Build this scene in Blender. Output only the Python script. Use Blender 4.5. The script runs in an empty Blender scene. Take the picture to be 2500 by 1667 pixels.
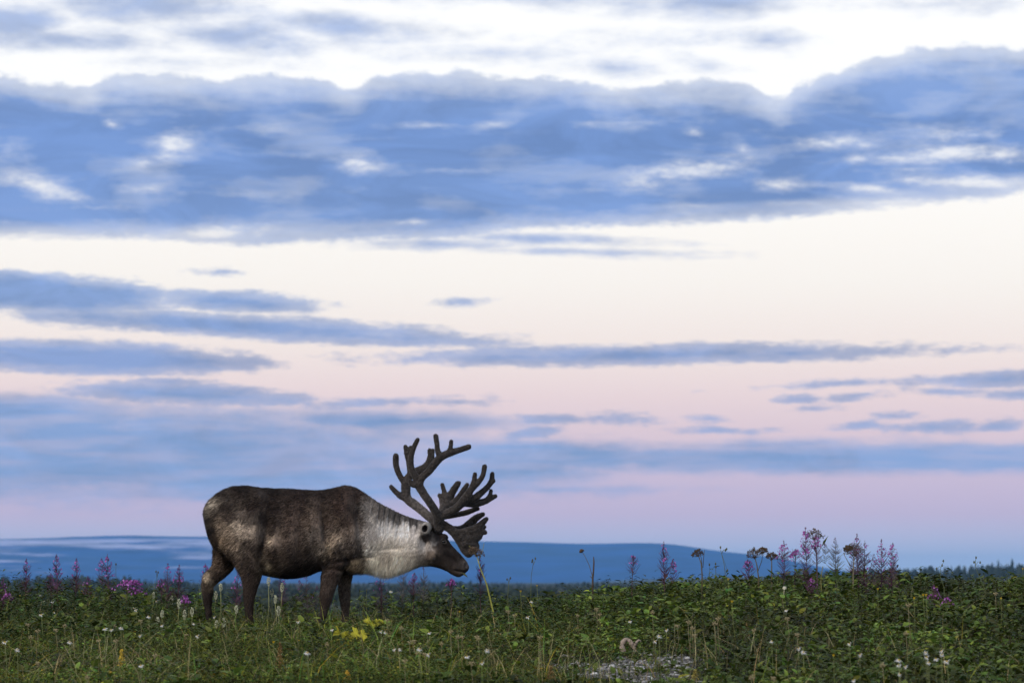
import bpy, bmesh, math, random
import numpy as np
from mathutils import Vector, Matrix, Euler

# ------------------------------------------------------------------ scene, camera
scene = bpy.context.scene
C = scene.collection
R = math.radians
F = 2500 * 120.0 / 36.0            # focal length in photo pixels
VH = 1419.0                        # photo row of the horizon
CAMZ = 0.40
PITCH = math.atan((VH - 833.5) / F)
DEER_Y = 26.67

cam_data = bpy.data.cameras.new('camera')
cam_data.lens = 120.0
cam_data.sensor_width = 36.0
cam_data.clip_start = 0.1
cam_data.clip_end = 60000.0
cam_data.dof.use_dof = True
cam_data.dof.focus_distance = 25.5
cam_data.dof.aperture_fstop = 5.6
cam = bpy.data.objects.new('camera', cam_data)
cam.location = (0, 0, CAMZ)
cam.rotation_euler = (math.pi / 2 + PITCH, 0, 0)
C.objects.link(cam)
scene.camera = cam

scene.view_settings.view_transform = 'Standard'
scene.view_settings.look = 'None'
scene.view_settings.exposure = 0.0
scene.view_settings.gamma = 1.0
scene.view_settings.use_curve_mapping = False
scene.render.engine = 'CYCLES'
cy = scene.cycles
cy.max_bounces = 5
cy.diffuse_bounces = 2
cy.glossy_bounces = 2
cy.transmission_bounces = 3
cy.transparent_max_bounces = 6
cy.volume_bounces = 0
cy.caustics_reflective = False
cy.caustics_refractive = False
cy.use_adaptive_sampling = True
cy.adaptive_threshold = 0.02
try:
    cy.use_denoising = True
    cy.denoiser = 'OPENIMAGEDENOISE'
    cy.denoising_input_passes = 'RGB_ALBEDO_NORMAL'
    cy.denoising_prefilter = 'ACCURATE'
except Exception:
    pass


def s2l(c):
    return tuple((x / 12.92 if x <= 0.04045 else ((x + 0.055) / 1.055) ** 2.4) for x in (v / 255.0 for v in c))


# ------------------------------------------------------------------ world: twilight sky with cloud banks
SUN_EL, SUN_AZ = R(38.0), R(226.0)      # low soft light from behind the camera, to the left
world = bpy.data.worlds.new('World')
scene.world = world
world.use_nodes = True
wt = world.node_tree
for n in list(wt.nodes):
    wt.nodes.remove(n)
WL = wt.links


def wn(kind, **kw):
    n = wt.nodes.new(kind)
    for k, v in kw.items():
        setattr(n, k, v)
    return n


def wmath(op, a, b=None, c=None, clamp=False):
    n = wn('ShaderNodeMath', operation=op)
    n.use_clamp = clamp
    for i, v in enumerate((a, b, c)):
        if v is None:
            continue
        if isinstance(v, (int, float)):
            n.inputs[i].default_value = v
        else:
            WL.new(v, n.inputs[i])
    return n.outputs[0]


def wsmooth(x, lo, hi):
    n = wn('ShaderNodeMapRange', interpolation_type='SMOOTHSTEP')
    n.inputs['From Min'].default_value = lo
    n.inputs['From Max'].default_value = hi
    n.inputs['To Min'].default_value = 0.0
    n.inputs['To Max'].default_value = 1.0
    WL.new(x, n.inputs['Value'])
    return n.outputs[0]


tc = wn('ShaderNodeTexCoord')
sep = wn('ShaderNodeSeparateXYZ')
WL.new(tc.outputs['Generated'], sep.inputs[0])
az = wmath('ARCTAN2', sep.outputs[0], sep.outputs[1])
el = wmath('ARCSINE', sep.outputs[2])
# angular sky coordinates, one unit = 1/F rad: azimuth and depression below the 9.76 degree line
SU = wmath('MULTIPLY_ADD', az, F, 1250.0)
SV = wmath('MULTIPLY_ADD', el, -F, VH)
comb = wn('ShaderNodeCombineXYZ')
WL.new(SU, comb.inputs[0])
WL.new(SV, comb.inputs[1])
SP = comb.outputs[0]


def wnoise(scale, stretch, detail, rough=0.55, offset=(0, 0, 0), dist=0.0):
    m = wn('ShaderNodeMapping')
    m.inputs['Location'].default_value = offset
    m.inputs['Scale'].default_value = (scale / stretch, scale, 1)
    WL.new(SP, m.inputs['Vector'])
    n = wn('ShaderNodeTexNoise', noise_dimensions='2D')
    n.inputs['Scale'].default_value = 1.0
    n.inputs['Detail'].default_value = detail
    n.inputs['Roughness'].default_value = rough
    n.inputs['Distortion'].default_value = dist
    WL.new(m.outputs[0], n.inputs['Vector'])
    return n.outputs['Fac']


def wcurve(x, pts, x0, x1, y0, y1):
    """piecewise curve through (x, y) points"""
    xs = wmath('MULTIPLY_ADD', x, 1.0 / (x1 - x0), -x0 / (x1 - x0), clamp=True)
    n = wn('ShaderNodeFloatCurve')
    WL.new(xs, n.inputs['Value'])
    cv = n.mapping.curves[0]
    q = [((a - x0) / (x1 - x0), (b - y0) / (y1 - y0)) for a, b in pts]
    cv.points[0].location = q[0]
    cv.points[1].location = q[-1]
    for p in q[1:-1]:
        cv.points.new(p[0], p[1])
    n.mapping.update()
    return wmath('MULTIPLY_ADD', n.outputs[0], (y1 - y0), y0)


def wellipse(u, v, ru, rv, slope=0.0, k=None):
    """signed height inside a sheared ellipse (scalar nodes only: they keep the shader's stack small)"""
    x = wmath('MULTIPLY_ADD', SU, 1.0 / ru, -u / ru)
    if slope:
        y = wmath('MULTIPLY_ADD', SV, 1.0 / rv, wmath('MULTIPLY_ADD', SU, -slope / rv, (slope * u - v) / rv))
    else:
        y = wmath('MULTIPLY_ADD', SV, 1.0 / rv, -v / rv)
    l = wmath('SQRT', wmath('MULTIPLY_ADD', y, y, wmath('MULTIPLY', x, x)))
    k = k if k is not None else rv
    return wmath('MULTIPLY_ADD', l, -k, k)


n_big = wnoise(0.011, 3.2, 5.0, 0.55, (3.1, 7.7, 0))
n_mid = wnoise(0.030, 3.0, 5.0, 0.6, (11.3, 2.9, 0))
n_str = wnoise(0.035, 9.0, 4.0, 0.55, (1.7, 5.3, 0))
n_puf = wnoise(0.020, 1.5, 4.0, 0.55, (2.3, 9.1, 0))
n_fin = wnoise(0.085, 2.6, 3.0, 0.6, (7.3, 3.3, 0))
# billowy edge noise, signed, in sky units
edge = wmath('MULTIPLY_ADD', n_big, 50.0, -25.0)
edge = wmath('ADD', edge, wmath('MULTIPLY_ADD', n_mid, 34.0, -17.0))
thin = wmath('ADD', wmath('MULTIPLY_ADD', n_str, 18.0, -9.0), wmath('MULTIPLY_ADD', n_mid, 24.0, -12.0))

# --- the big bank
TOP = [(-600, 215), (0, 197), (110, 212), (222, 224), (245, 206), (300, 190), (420, 190), (530, 200), (600, 188), (700, 190), (790, 205),
       (850, 219), (910, 195), (1000, 181), (1110, 178), (1250, 190), (1400, 198), (1500, 217), (1600, 208), (1720, 198),
       (1830, 215), (1905, 243), (1950, 212), (2050, 183), (2130, 155), (2250, 132), (2350, 126), (2500, 130), (3100, 200)]
BOT = [(-600, 560), (0, 588), (300, 585), (500, 594), (620, 600), (800, 590), (1000, 585), (1150, 578), (1250, 562), (1500, 554),
       (1700, 545), (1900, 535), (2050, 520), (2200, 508), (2350, 498), (2450, 485), (2520, 470), (3100, 380)]
vt = wcurve(SU, TOP, -600, 3100, 0, 700)
vb = wcurve(SU, BOT, -600, 3100, 0, 700)
fine_e = wmath('MULTIPLY_ADD', n_mid, 34.0, -17.0)
top_sd = wmath('ADD', wmath('SUBTRACT', SV, vt), wmath('ADD', wmath('MULTIPLY', fine_e, 0.55), wmath('MULTIPLY_ADD', n_puf, 44.0, -22.0)))
bot_sd = wmath('ADD', wmath('SUBTRACT', vb, SV), wmath('ADD', thin, wmath('MULTIPLY_ADD', n_fin, 16.0, -8.0)))
# soft tops, holes where the bright sky breaks through
bank_t = wmath('MULTIPLY_ADD', wsmooth(top_sd, -7.0, 9.0), 0.52, wmath('MULTIPLY', wsmooth(top_sd, 0.0, 85.0), 0.48))
bank_b = wmath('MULTIPLY_ADD', wsmooth(bot_sd, -12.0, 10.0), 0.62, wmath('MULTIPLY', wsmooth(bot_sd, 0.0, 55.0), 0.38))
# (azimuth, height, half width, half height, slope, strength)
HOLES = [(268, 310, 26, 16, 0.3, .68), (420, 365, 46, 34, -0.3, 1.05), (345, 410, 60, 24, -0.25, .6), (15, 380, 70, 34, 0.0, .62), (108, 464, 70, 26, 0.25, 1.1),
         (40, 455, 130, 22, 0.0, .5), (885, 402, 62, 20, 0.10, 1.05), (820, 390, 120, 16, 0.12, .5), (365, 468, 60, 13, 0, .7), (540, 572, 130, 17, -0.03, 1.0), (1200, 306, 60, 11, -0.03, .65),
         (1060, 308, 170, 13, 0.0, .42), (1690, 417, 120, 20, -0.06, 1.1), (1570, 445, 80, 30, -0.25, .75), (2060, 352, 90, 18, -0.06, 1.0), (2330, 342, 120, 24, 0.05, .75),
         (2310, 387, 150, 18, -0.06, 1.15), (2450, 392, 60, 18, 0, 1.0), (2095, 397, 50, 14, 0, .7), (1900, 456, 70, 16, 0, .85), (2130, 468, 130, 13, 0.1, .85),
         (2390, 455, 170, 16, 0.03, 1.1), (2170, 500, 170, 14, -0.04, .85), (670, 318, 90, 18, 0.08, .45), (1530, 302, 260, 14, 0.0, .40),
         (90, 585, 120, 18, 0, .85), (1815, 365, 22, 20, 0.4, .6), (1700, 325, 60, 24, 0.4, .42), (1900, 290, 40, 30, 0.0, .45),
         (1950, 500, 150, 12, 0.0, .6), (1680, 505, 200, 12, 0.0, .5), (580, 480, 200, 14, 0.03, .42), (1120, 418, 160, 12, 0.0, .38), (980, 545, 120, 12, -.06, .55), (230, 515, 150, 12, 0, .4), (2220, 420, 200, 12, 0, .45)]
hole = None
for (a, b, c, d, sl, k) in HOLES:
    e = wmath('ADD', wellipse(a, b, c * 1.5, d * 1.5, sl, 1.0), k - 1.0)
    hole = e if hole is None else wmath('MAXIMUM', hole, e)
hole = wmath('MAXIMUM', hole, -0.6)
hole = wmath('ADD', hole, wmath('MULTIPLY_ADD', n_mid, 1.5, -0.75))
hole = wmath('ADD', hole, wmath('MULTIPLY_ADD', n_fin, 0.5, -0.25))
hole = wmath('MULTIPLY_ADD', wsmooth(hole, -0.40, 0.95), 0.30, wmath('MULTIPLY', wsmooth(hole, 0.30, 1.25), 0.56))
streak = wsmooth(n_str, 0.30, 0.72)
bank = wmath('MULTIPLY', bank_t, bank_b)
bank = wmath('MULTIPLY', bank, wmath('MULTIPLY_ADD', hole, -0.9, 1.0))
mott = wsmooth(n_big, 0.42, 0.70)
bank = wmath('MULTIPLY', bank, wmath('MULTIPLY_ADD', mott, -0.17, 1.04))
bank = wmath('MULTIPLY', bank, wmath('MULTIPLY_ADD', streak, -0.10, 1.05))

# --- smaller clouds: (azimuth, height, half width, half thickness, slope)
CLOUDS = [(90, 722, 370, 52, 0.05), (560, 740, 235, 28, 0.03), (600, 800, 660, 32, 0.055), (830, 818, 420, 24, 0.05),
          (220, 878, 440, 44, 0.025), (450, 966, 320, 30, 0.04),
          (1560, 868, 660, 27, -0.012), (1250, 872, 360, 20, -0.03), (1950, 865, 430, 17, -0.015),
          (1360, 1023, 95, 14, 0.0), (1515, 1023, 105, 16, 0.03), (2450, 932, 260, 20, -0.02), (2060, 938, 150, 8, -0.05),
          (1960, 976, 44, 10, 0), (2090, 969, 75, 9, -0.08), (2310, 961, 95, 10, 0.06), (2490, 968, 95, 13, 0.0),
          (2190, 1019, 48, 9, 0.05), (2095, 1040, 50, 10, -0.1), (2280, 1045, 130, 15, -0.02), (2430, 1043, 70, 16, -0.05),
          (1765, 1052, 90, 8, 0.0), (1735, 1024, 50, 7, 0.05), (1290, 1058, 80, 15, -0.1), (1995, 1000, 40, 7, 0),
          (1110, 740, 62, 9, -0.03), (1450, 617, 260, 10, 0.03), (535, 667, 60, 8, 0), (110, 680, 120, 9, 0),
          (1090, 598, 200, 14, 0.0), (1350, 586, 240, 14, 0.03), (900, 985, 200, 10, -0.06), (1060, 980, 120, 8, 0.02), (410, 935, 100, 12, 0)]
soft = None
for c in CLOUDS:
    if c[1] < 640:
        continue
    e = wellipse(*c)
    soft = e if soft is None else wmath('MAXIMUM', soft, e)
small = wmath('ADD', wmath('ADD', soft, thin), wmath('MULTIPLY_ADD', n_fin, 10.0, -5.0))
small = wmath('MULTIPLY_ADD', wsmooth(small, -7.0, 8.0), 0.66, wmath('MULTIPLY', wsmooth(small, 0.0, 30.0), 0.32))
wisps = None
for c in CLOUDS:
    if c[1] < 640:
        e = wellipse(*c)
        wisps = e if wisps is None else wmath('MAXIMUM', wisps, e)
wisps = wmath('MULTIPLY', wsmooth(wmath('ADD', wisps, wmath('MULTIPLY', thin, 0.85)), -9.0, 17.0), 0.8)
# --- broad veils of thinner cloud low in the sky
VEILS = [(150, 1100, 1250, 142, 0.0), (950, 1030, 420, 34, 0.02), (2120, 1121, 1080, 44, 0.0), (1330, 1112, 420, 44, 0.03),
         (1380, 1196, 330, 16, 0.0), (760, 1180, 700, 60, 0.0), (40, 1010, 420, 52, 0.0), (1200, 1150, 320, 40, 0.0), (1850, 1090, 420, 20, -0.02)]
veil = None
for c in VEILS:
    e = wellipse(*c, k=min(c[3], 44))
    veil = e if veil is None else wmath('MAXIMUM', veil, e)
veil = wsmooth(wmath('ADD', veil, thin), -8.0, 26.0)
veil = wmath('MULTIPLY', veil, wmath('MULTIPLY_ADD', streak, -0.26, 1.0))
# --- high broken cloud above the bank, continuing overhead and all round
hi_n = wnoise(0.0095, 2.4, 6.0, 0.6, (5.0, 1.2, 0))
UPPER = [(30, 70, 150, 56, 0.0), (170, 112, 330, 36, 0.0), (360, 30, 260, 50, 0.05), (560, 95, 250, 46, 0.05), (1720, 10, 230, 44, 0.0),
         (1180, -10, 420, 30, 0.03), (1160, 132, 130, 9, 0), (1500, 168, 90, 16, 0), (1880, 105, 75, 22, 0.05), (1600, 100, 200, 20, 0),
         (2280, 25, 170, 18, 0.0), (1030, 78, 90, 22, 0), (380, 160, 190, 14, 0), (1710, 155, 70, 18, 0.2), (820, 75, 170, 34, 0.05)]
up = None
for c in UPPER:
    e = wellipse(*c)
    up = e if up is None else wmath('MAXIMUM', up, e)
up = wmath('MAXIMUM', up, -40.0)
up = wmath('ADD', up, wmath('MULTIPLY_ADD', hi_n, 60.0, -30.0))
up = wmath('MULTIPLY', wsmooth(wmath('ADD', up, edge), -22.0, 46.0), 0.78)
far_c = wmath('MULTIPLY', wsmooth(hi_n, 0.45, 0.66), 0.85)
out_low = wsmooth(SV, 1330.0, 1050.0)
dens_far = wmath('MULTIPLY', far_c, out_low)            # generic broken cloud all round and overhead
dens_up = wmath('MAXIMUM', wmath('MAXIMUM', bank, up), wisps)
dens_low = wmath('MAXIMUM', small, veil)
inside = wmath('MULTIPLY', wsmooth(wmath('ABSOLUTE', wmath('SUBTRACT', SU, 1250.0)), 2700.0, 1900.0), wsmooth(SV, -800.0, -120.0))
lower = wmath('GREATER_THAN', SV, 648.0)

# --- clear-sky colour and cloud colour, by height above the horizon
def wramp(x, stops, lo, hi):
    f = wmath('MULTIPLY_ADD', x, 1.0 / (hi - lo), -lo / (hi - lo), clamp=True)
    n = wn('ShaderNodeValToRGB')
    WL.new(f, n.inputs[0])
    els = n.color_ramp.elements
    for i, (p, c) in enumerate(stops):
        q = (p - lo) / (hi - lo)
        if i == 0:
            els[0].position = 0.0
            els[0].color = (*c, 1)
            els[1].position = 1.0
            els[1].color = (*stops[-1][1], 1)
        elif i < len(stops) - 1:
            els.new(q).color = (*c, 1)
    return n.outputs[0]


CLEAR = [(-9000, s2l((196, 214, 240))), (-3500, s2l((226, 235, 248))), (-900, (1.04, 1.04, 1.05)), (300, (1.05, 1.04, 1.02)),
         (540, (1.05, 1.0, 0.93)), (700, (1.015, 0.945, 0.865)), (850, s2l((252, 236, 227))), (960, s2l((245, 221, 218))),
         (1060, s2l((233, 207, 213))), (1160, s2l((219, 196, 215))), (1250, s2l((216, 191, 214))), (1320, s2l((213, 205, 227))), (1419, s2l((210, 222, 243)))]
CLOUD = [(-9000, s2l((150, 172, 214))), (150, s2l((134, 160, 209))), (330, s2l((112, 143, 200))), (520, s2l((120, 149, 203))), (720, s2l((131, 158, 208))),
         (880, s2l((130, 151, 198))), (1000, s2l((134, 159, 206))), (1130, s2l((134, 159, 205))), (1419, s2l((150, 175, 220)))]
clear_c = wramp(SV, CLEAR, -9000, 1419)
cloud_c = wramp(SV, CLOUD, -9000, 1419)
# denser parts of the cloud are darker slate
shade_n = wnoise(0.0085, 3.4, 5.0, 0.6, (21.0, 4.4, 0), 0.6)
shade = wn('ShaderNodeVectorMath', operation='SCALE')
WL.new(cloud_c, shade.inputs[0])
sh_r = wn('ShaderNodeMapRange')
sh_r.inputs['From Min'].default_value = 0.36
sh_r.inputs['From Max'].default_value = 0.64
sh_r.inputs['To Min'].default_value = 0.88
sh_r.inputs['To Max'].default_value = 1.14
WL.new(shade_n, sh_r.inputs['Value'])
WL.new(sh_r.outputs[0], shade.inputs['Scale'])
cloud_c = shade.outputs[0]
def sky_part(d):
    mx = wn('ShaderNodeMix', data_type='RGBA')
    WL.new(d, mx.inputs['Factor'])
    WL.new(clear_c, mx.inputs[6])
    WL.new(cloud_c, mx.inputs[7])
    b = wn('ShaderNodeBackground')
    b.inputs['Strength'].default_value = 1.0
    WL.new(mx.outputs[2], b.inputs['Color'])
    return b.outputs[0]


def sky_mix(f, a, b):
    m = wn('ShaderNodeMixShader')
    WL.new(f, m.inputs[0])
    WL.new(a, m.inputs[1])
    WL.new(b, m.inputs[2])
    return m.outputs[0]


sky = wn('ShaderNodeTexSky', sky_type='NISHITA')
sky.sun_disc = False
sky.sun_elevation = SUN_EL
sky.sun_rotation = SUN_AZ
bg_sky = wn('ShaderNodeBackground')
bg_sky.inputs['Strength'].default_value = 0.004
WL.new(sky.outputs[0], bg_sky.inputs['Color'])
cloud_sky = sky_mix(inside, sky_part(dens_far), sky_mix(lower, sky_part(dens_up), sky_part(dens_low)))
add = wn('ShaderNodeAddShader')
WL.new(cloud_sky, add.inputs[0])
WL.new(bg_sky.outputs[0], add.inputs[1])
wo = wn('ShaderNodeOutputWorld')
WL.new(add.outputs[0], wo.inputs['Surface'])
try:
    world.cycles.sampling_method = 'MANUAL'
    world.cycles.sample_map_resolution = 512
except Exception:
    pass

# ------------------------------------------------------------------ sun: very soft, low, behind the camera
sd = bpy.data.lights.new('sun', 'SUN')
sd.energy = 2.5
sd.angle = R(14.0)
sd.color = (1.0, 0.90, 0.79)
sun = bpy.data.objects.new('sun', sd)
sun.rotation_euler = Vector((math.sin(SUN_AZ) * math.cos(SUN_EL), math.cos(SUN_AZ) * math.cos(SUN_EL), math.sin(SUN_EL))).to_track_quat('Z', 'Y').to_euler()
sun.location = (0, -20, 30)
C.objects.link(sun)

# ------------------------------------------------------------------ helpers
rng = np.random.default_rng(7)
random.seed(7)


def tag(o, label=None, cat=None, group=None, kind=None):
    if label:
        o['label'] = label
    if cat:
        o['category'] = cat
    if group:
        o['group'] = group
    if kind:
        o['kind'] = kind
    return o


def empty(name, loc=(0, 0, 0)):
    o = bpy.data.objects.new(name, None)
    o.empty_display_size = 0.1
    o.location = loc
    C.objects.link(o)
    return o


def mesh_np(name, V, faces, mat=None, parent=None, col=None, smooth=False, loc=None):
    """V (n,3); faces: int array (m,k) or list of such arrays; col: per-vertex rgb"""
    me = bpy.data.meshes.new(name)
    fl = faces if isinstance(faces, list) else [faces]
    fl = [np.asarray(f, dtype=np.int32) for f in fl if len(f)]
    nv = len(V)
    me.vertices.add(nv)
    me.vertices.foreach_set('co', np.asarray(V, dtype=np.float32).ravel())
    loops = np.concatenate([f.ravel() for f in fl])
    sizes = np.concatenate([np.full(len(f), f.shape[1], dtype=np.int32) for f in fl])
    starts = np.concatenate([[0], np.cumsum(sizes)[:-1]]).astype(np.int32)
    me.loops.add(len(loops))
    me.loops.foreach_set('vertex_index', loops)
    me.polygons.add(len(sizes))
    me.polygons.foreach_set('loop_start', starts)
    if smooth:
        me.polygons.foreach_set('use_smooth', np.ones(len(sizes), dtype=bool))
    me.update(calc_edges=True)
    if col is not None:
        at = me.color_attributes.new('tint', 'FLOAT_COLOR', 'POINT')
        c4 = np.ones((nv, 4), dtype=np.float32)
        c4[:, :3] = col
        at.data.foreach_set('color', c4.ravel())
    if mat:
        me.materials.append(mat)
    o = bpy.data.objects.new(name, me)
    if parent is not None:
        o.parent = parent
    if loc is not None:
        o.location = loc
    C.objects.link(o)
    return o


class MB:
    """collects vertices, faces of one mesh and per-vertex tint"""
    def __init__(self):
        self.v, self.f3, self.f4, self.c, self.n = [], [], [], [], 0

    def add(self, V, F3=None, F4=None, col=(1, 1, 1)):
        V = np.asarray(V, dtype=float)
        self.v.append(V)
        if F3 is not None and len(F3):
            self.f3.append(np.asarray(F3) + self.n)
        if F4 is not None and len(F4):
            self.f4.append(np.asarray(F4) + self.n)
        c = np.asarray(col, dtype=float)
        self.c.append(np.broadcast_to(c, (len(V), 3)) if c.ndim == 1 else c)
        self.n += len(V)

    def tube(self, P, rad, seg=6, col=(1, 1, 1), cap=True, flat=1.0):
        P = np.asarray(P, dtype=float)
        n = len(P)
        rad = np.broadcast_to(np.asarray(rad, dtype=float), (n,))
        T = np.gradient(P, axis=0)
        T /= np.linalg.norm(T, axis=1)[:, None] + 1e-12
        ref = np.array([0.0, 1.0, 0.0])
        if abs(T[0] @ ref) > 0.9:
            ref = np.array([1.0, 0, 0])
        rings = []
        nrm = ref - (ref @ T[0]) * T[0]
        for i in range(n):
            nrm = nrm - (nrm @ T[i]) * T[i]
            nrm /= np.linalg.norm(nrm) + 1e-12
            b = np.cross(T[i], nrm)
            a = np.arange(seg) * 2 * math.pi / seg
            rings.append(P[i] + rad[i] * (np.cos(a)[:, None] * nrm * flat + np.sin(a)[:, None] * b))
        V = np.concatenate(rings)
        q = []
        for i in range(n - 1):
            for k in range(seg):
                k2 = (k + 1) % seg
                q.append((i * seg + k, i * seg + k2, (i + 1) * seg + k2, (i + 1) * seg + k))
        t = []
        if cap:
            V = np.concatenate([V, P[:1], P[-1:]])
            for k in range(seg):
                k2 = (k + 1) % seg
                t.append((n * seg, k2, k))
                t.append((n * seg + 1, (n - 1) * seg + k, (n - 1) * seg + k2))
        self.add(V, t, q, col)

    def ball(self, c, r, col=(1, 1, 1), seg=6, rings=4):
        c = np.asarray(c, float)
        r = np.broadcast_to(np.asarray(r, float), (3,))
        V = [c + r * (0, 0, 1)]
        for i in range(1, rings):
            th = math.pi * i / rings
            for k in range(seg):
                a = 2 * math.pi * k / seg
                V.append(c + r * (math.sin(th) * math.cos(a), math.sin(th) * math.sin(a), math.cos(th)))
        V.append(c - r * (0, 0, 1))
        t, q = [], []
        for k in range(seg):
            k2 = (k + 1) % seg
            t.append((0, 1 + k, 1 + k2))
            t.append((len(V) - 1, 1 + (rings - 2) * seg + k2, 1 + (rings - 2) * seg + k))
            for i in range(rings - 2):
                q.append((1 + i * seg + k, 1 + (i + 1) * seg + k, 1 + (i + 1) * seg + k2, 1 + i * seg + k2))
        self.add(V, t, q, col)

    def leaf(self, base, d, up, length, width, col=(1, 1, 1), bend=0.2, fold=0.15):
        """small pointed leaf, 6 vertices 4 faces"""
        base = np.asarray(base, float)
        d = np.asarray(d, float)
        d = d / (np.linalg.norm(d) + 1e-9)
        s = np.cross(d, up)
        s /= np.linalg.norm(s) + 1e-9
        n = np.cross(s, d)
        V = [base, base + d * length * .35 + s * width * .5 + n * width * fold, base + d * length * .4 - n * bend * length * .05,
             base + d * length * .35 - s * width * .5 + n * width * fold, base + d * length - n * bend * length]
        self.add(V, [(0, 1, 2), (0, 2, 3), (1, 4, 2), (2, 4, 3)], None, col)

    def build(self, name, mat, parent=None, smooth=False, loc=None):
        V = np.concatenate(self.v)
        fs = []
        if self.f3:
            fs.append(np.concatenate(self.f3))
        if self.f4:
            fs.append(np.concatenate(self.f4))
        return mesh_np(name, V, fs, mat, parent, np.concatenate(self.c), smooth, loc)


def mat_new(name):
    m = bpy.data.materials.new(name)
    m.use_nodes = True
    nt = m.node_tree
    b = nt.nodes['Principled BSDF']
    return m, nt, b


def tint_mat(name, base, rough=0.6, noise_scale=30.0, var=0.35, spec=0.3, sheen=0.0, subsurf=0.0, translucent=0.0, bump=0.0):
    """base colour x vertex tint x object-space noise"""
    m, nt, b = mat_new(name)
    at = nt.nodes.new('ShaderNodeAttribute')
    at.attribute_name = 'tint'
    tcn = nt.nodes.new('ShaderNodeTexCoord')
    nz = nt.nodes.new('ShaderNodeTexNoise')
    nz.inputs['Scale'].default_value = noise_scale
    nz.inputs['Detail'].default_value = 4.0
    nt.links.new(tcn.outputs['Object'], nz.inputs['Vector'])
    mr = nt.nodes.new('ShaderNodeMapRange')
    mr.inputs['From Min'].default_value = 0.3
    mr.inputs['From Max'].default_value = 0.7
    mr.inputs['To Min'].default_value = 1.0 - var
    mr.inputs['To Max'].default_value = 1.0 + var
    nt.links.new(nz.outputs['Fac'], mr.inputs['Value'])
    mx = nt.nodes.new('ShaderNodeMix')
    mx.data_type = 'RGBA'
    mx.blend_type = 'MULTIPLY'
    mx.inputs['Factor'].default_value = 1.0
    mx.inputs[6].default_value = (*base, 1)
    nt.links.new(at.outputs['Color'], mx.inputs[7])
    sc_ = nt.nodes.new('ShaderNodeVectorMath')
    sc_.operation = 'SCALE'
    nt.links.new(mx.outputs[2], sc_.inputs[0])
    nt.links.new(mr.outputs[0], sc_.inputs['Scale'])
    nt.links.new(sc_.outputs[0], b.inputs['Base Color'])
    b.inputs['Roughness'].default_value = rough
    b.inputs['Specular IOR Level'].default_value = spec
    if sheen:
        b.inputs['Sheen Weight'].default_value = sheen
        b.inputs['Sheen Roughness'].default_value = 0.5
    if bump:
        bp = nt.nodes.new('ShaderNodeBump')
        bp.inputs['Strength'].default_value = bump
        bp.inputs['Distance'].default_value = 0.01
        nt.links.new(nz.outputs['Fac'], bp.inputs['Height'])
        nt.links.new(bp.outputs[0], b.inputs['Normal'])
    if translucent:
        tr = nt.nodes.new('ShaderNodeBsdfTranslucent')
        nt.links.new(sc_.outputs[0], tr.inputs['Color'])
        ms = nt.nodes.new('ShaderNodeMixShader')
        ms.inputs[0].default_value = translucent
        nt.links.new(b.outputs[0], ms.inputs[1])
        nt.links.new(tr.outputs[0], ms.inputs[2])
        out = nt.nodes['Material Output']
        nt.links.new(ms.outputs[0], out.inputs['Surface'])
    return m


def sstep(x, a, b):
    t = np.clip((np.asarray(x, float) - a) / (b - a), 0, 1)
    return t * t * (3 - 2 * t)


def vnoise(x, y, seed=0):
    """smooth value noise on arrays, range 0..1"""
    x = np.asarray(x, float)
    y = np.asarray(y, float)
    xi = np.floor(x).astype(np.int64)
    yi = np.floor(y).astype(np.int64)
    fx, fy = x - xi, y - yi
    fx = fx * fx * (3 - 2 * fx)
    fy = fy * fy * (3 - 2 * fy)

    def h(a, b):
        n = (a * 374761393 + b * 668265263 + seed * 1442695041) & 0xffffffff
        n = ((n ^ (n >> 13)) * 1274126177) & 0xffffffff
        return ((n ^ (n >> 16)) & 0xffffff) / 0xffffff
    return (h(xi, yi) * (1 - fx) + h(xi + 1, yi) * fx) * (1 - fy) + (h(xi, yi + 1) * (1 - fx) + h(xi + 1, yi + 1) * fx) * fy


def fbm(x, y, oct=4, seed=0):
    s, a, t = 0, 0.5, 0
    for i in range(oct):
        s = s + a * vnoise(x * 2 ** i, y * 2 ** i, seed + i * 17)
        t += a
        a *= 0.5
    return s / t


CP, SPI = math.cos(PITCH), math.sin(PITCH)


def at(u, v, Y):
    """world point seen at photo pixel (u, v), standing Y metres away along the view axis on the ground"""
    x, y = (u - 1250.0) / F, (833.5 - v) / F
    d = np.array([x, CP - y * SPI, SPI + y * CP])
    k = Y / d[1]
    return np.array([0, 0, CAMZ]) + d * k

# ------------------------------------------------------------------ land
def gz(x, y):
    x = np.asarray(x, float)
    y = np.asarray(y, float)
    near = -0.020 * np.clip(DEER_Y - y, 0, 40)
    back = -3.0 * (1 - np.exp(-np.clip(y - 28.6, 0, None) / 36.0))
    bank = (0.13 * sstep(x, 0.2, 2.0) - 0.035 * sstep(x, 2.2, 3.4)) * sstep(y, 17.0, 24.0) * (1 - 0.6 * sstep(y, 27, 34))
    lump = 0.05 * (fbm(x * 0.7 + 5, y * 0.7, 3, 3) - 0.5) * (1 - sstep(y, 40, 60))
    roll = 3.0 * (fbm(x / 180.0, y / 260.0, 3, 9) - 0.5) * sstep(y, 1500, 2600)
    rise = 9.5 * sstep(x, 110, 390) * sstep(y, 1200, 1900)
    return near + back + bank + lump + roll + rise


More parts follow.
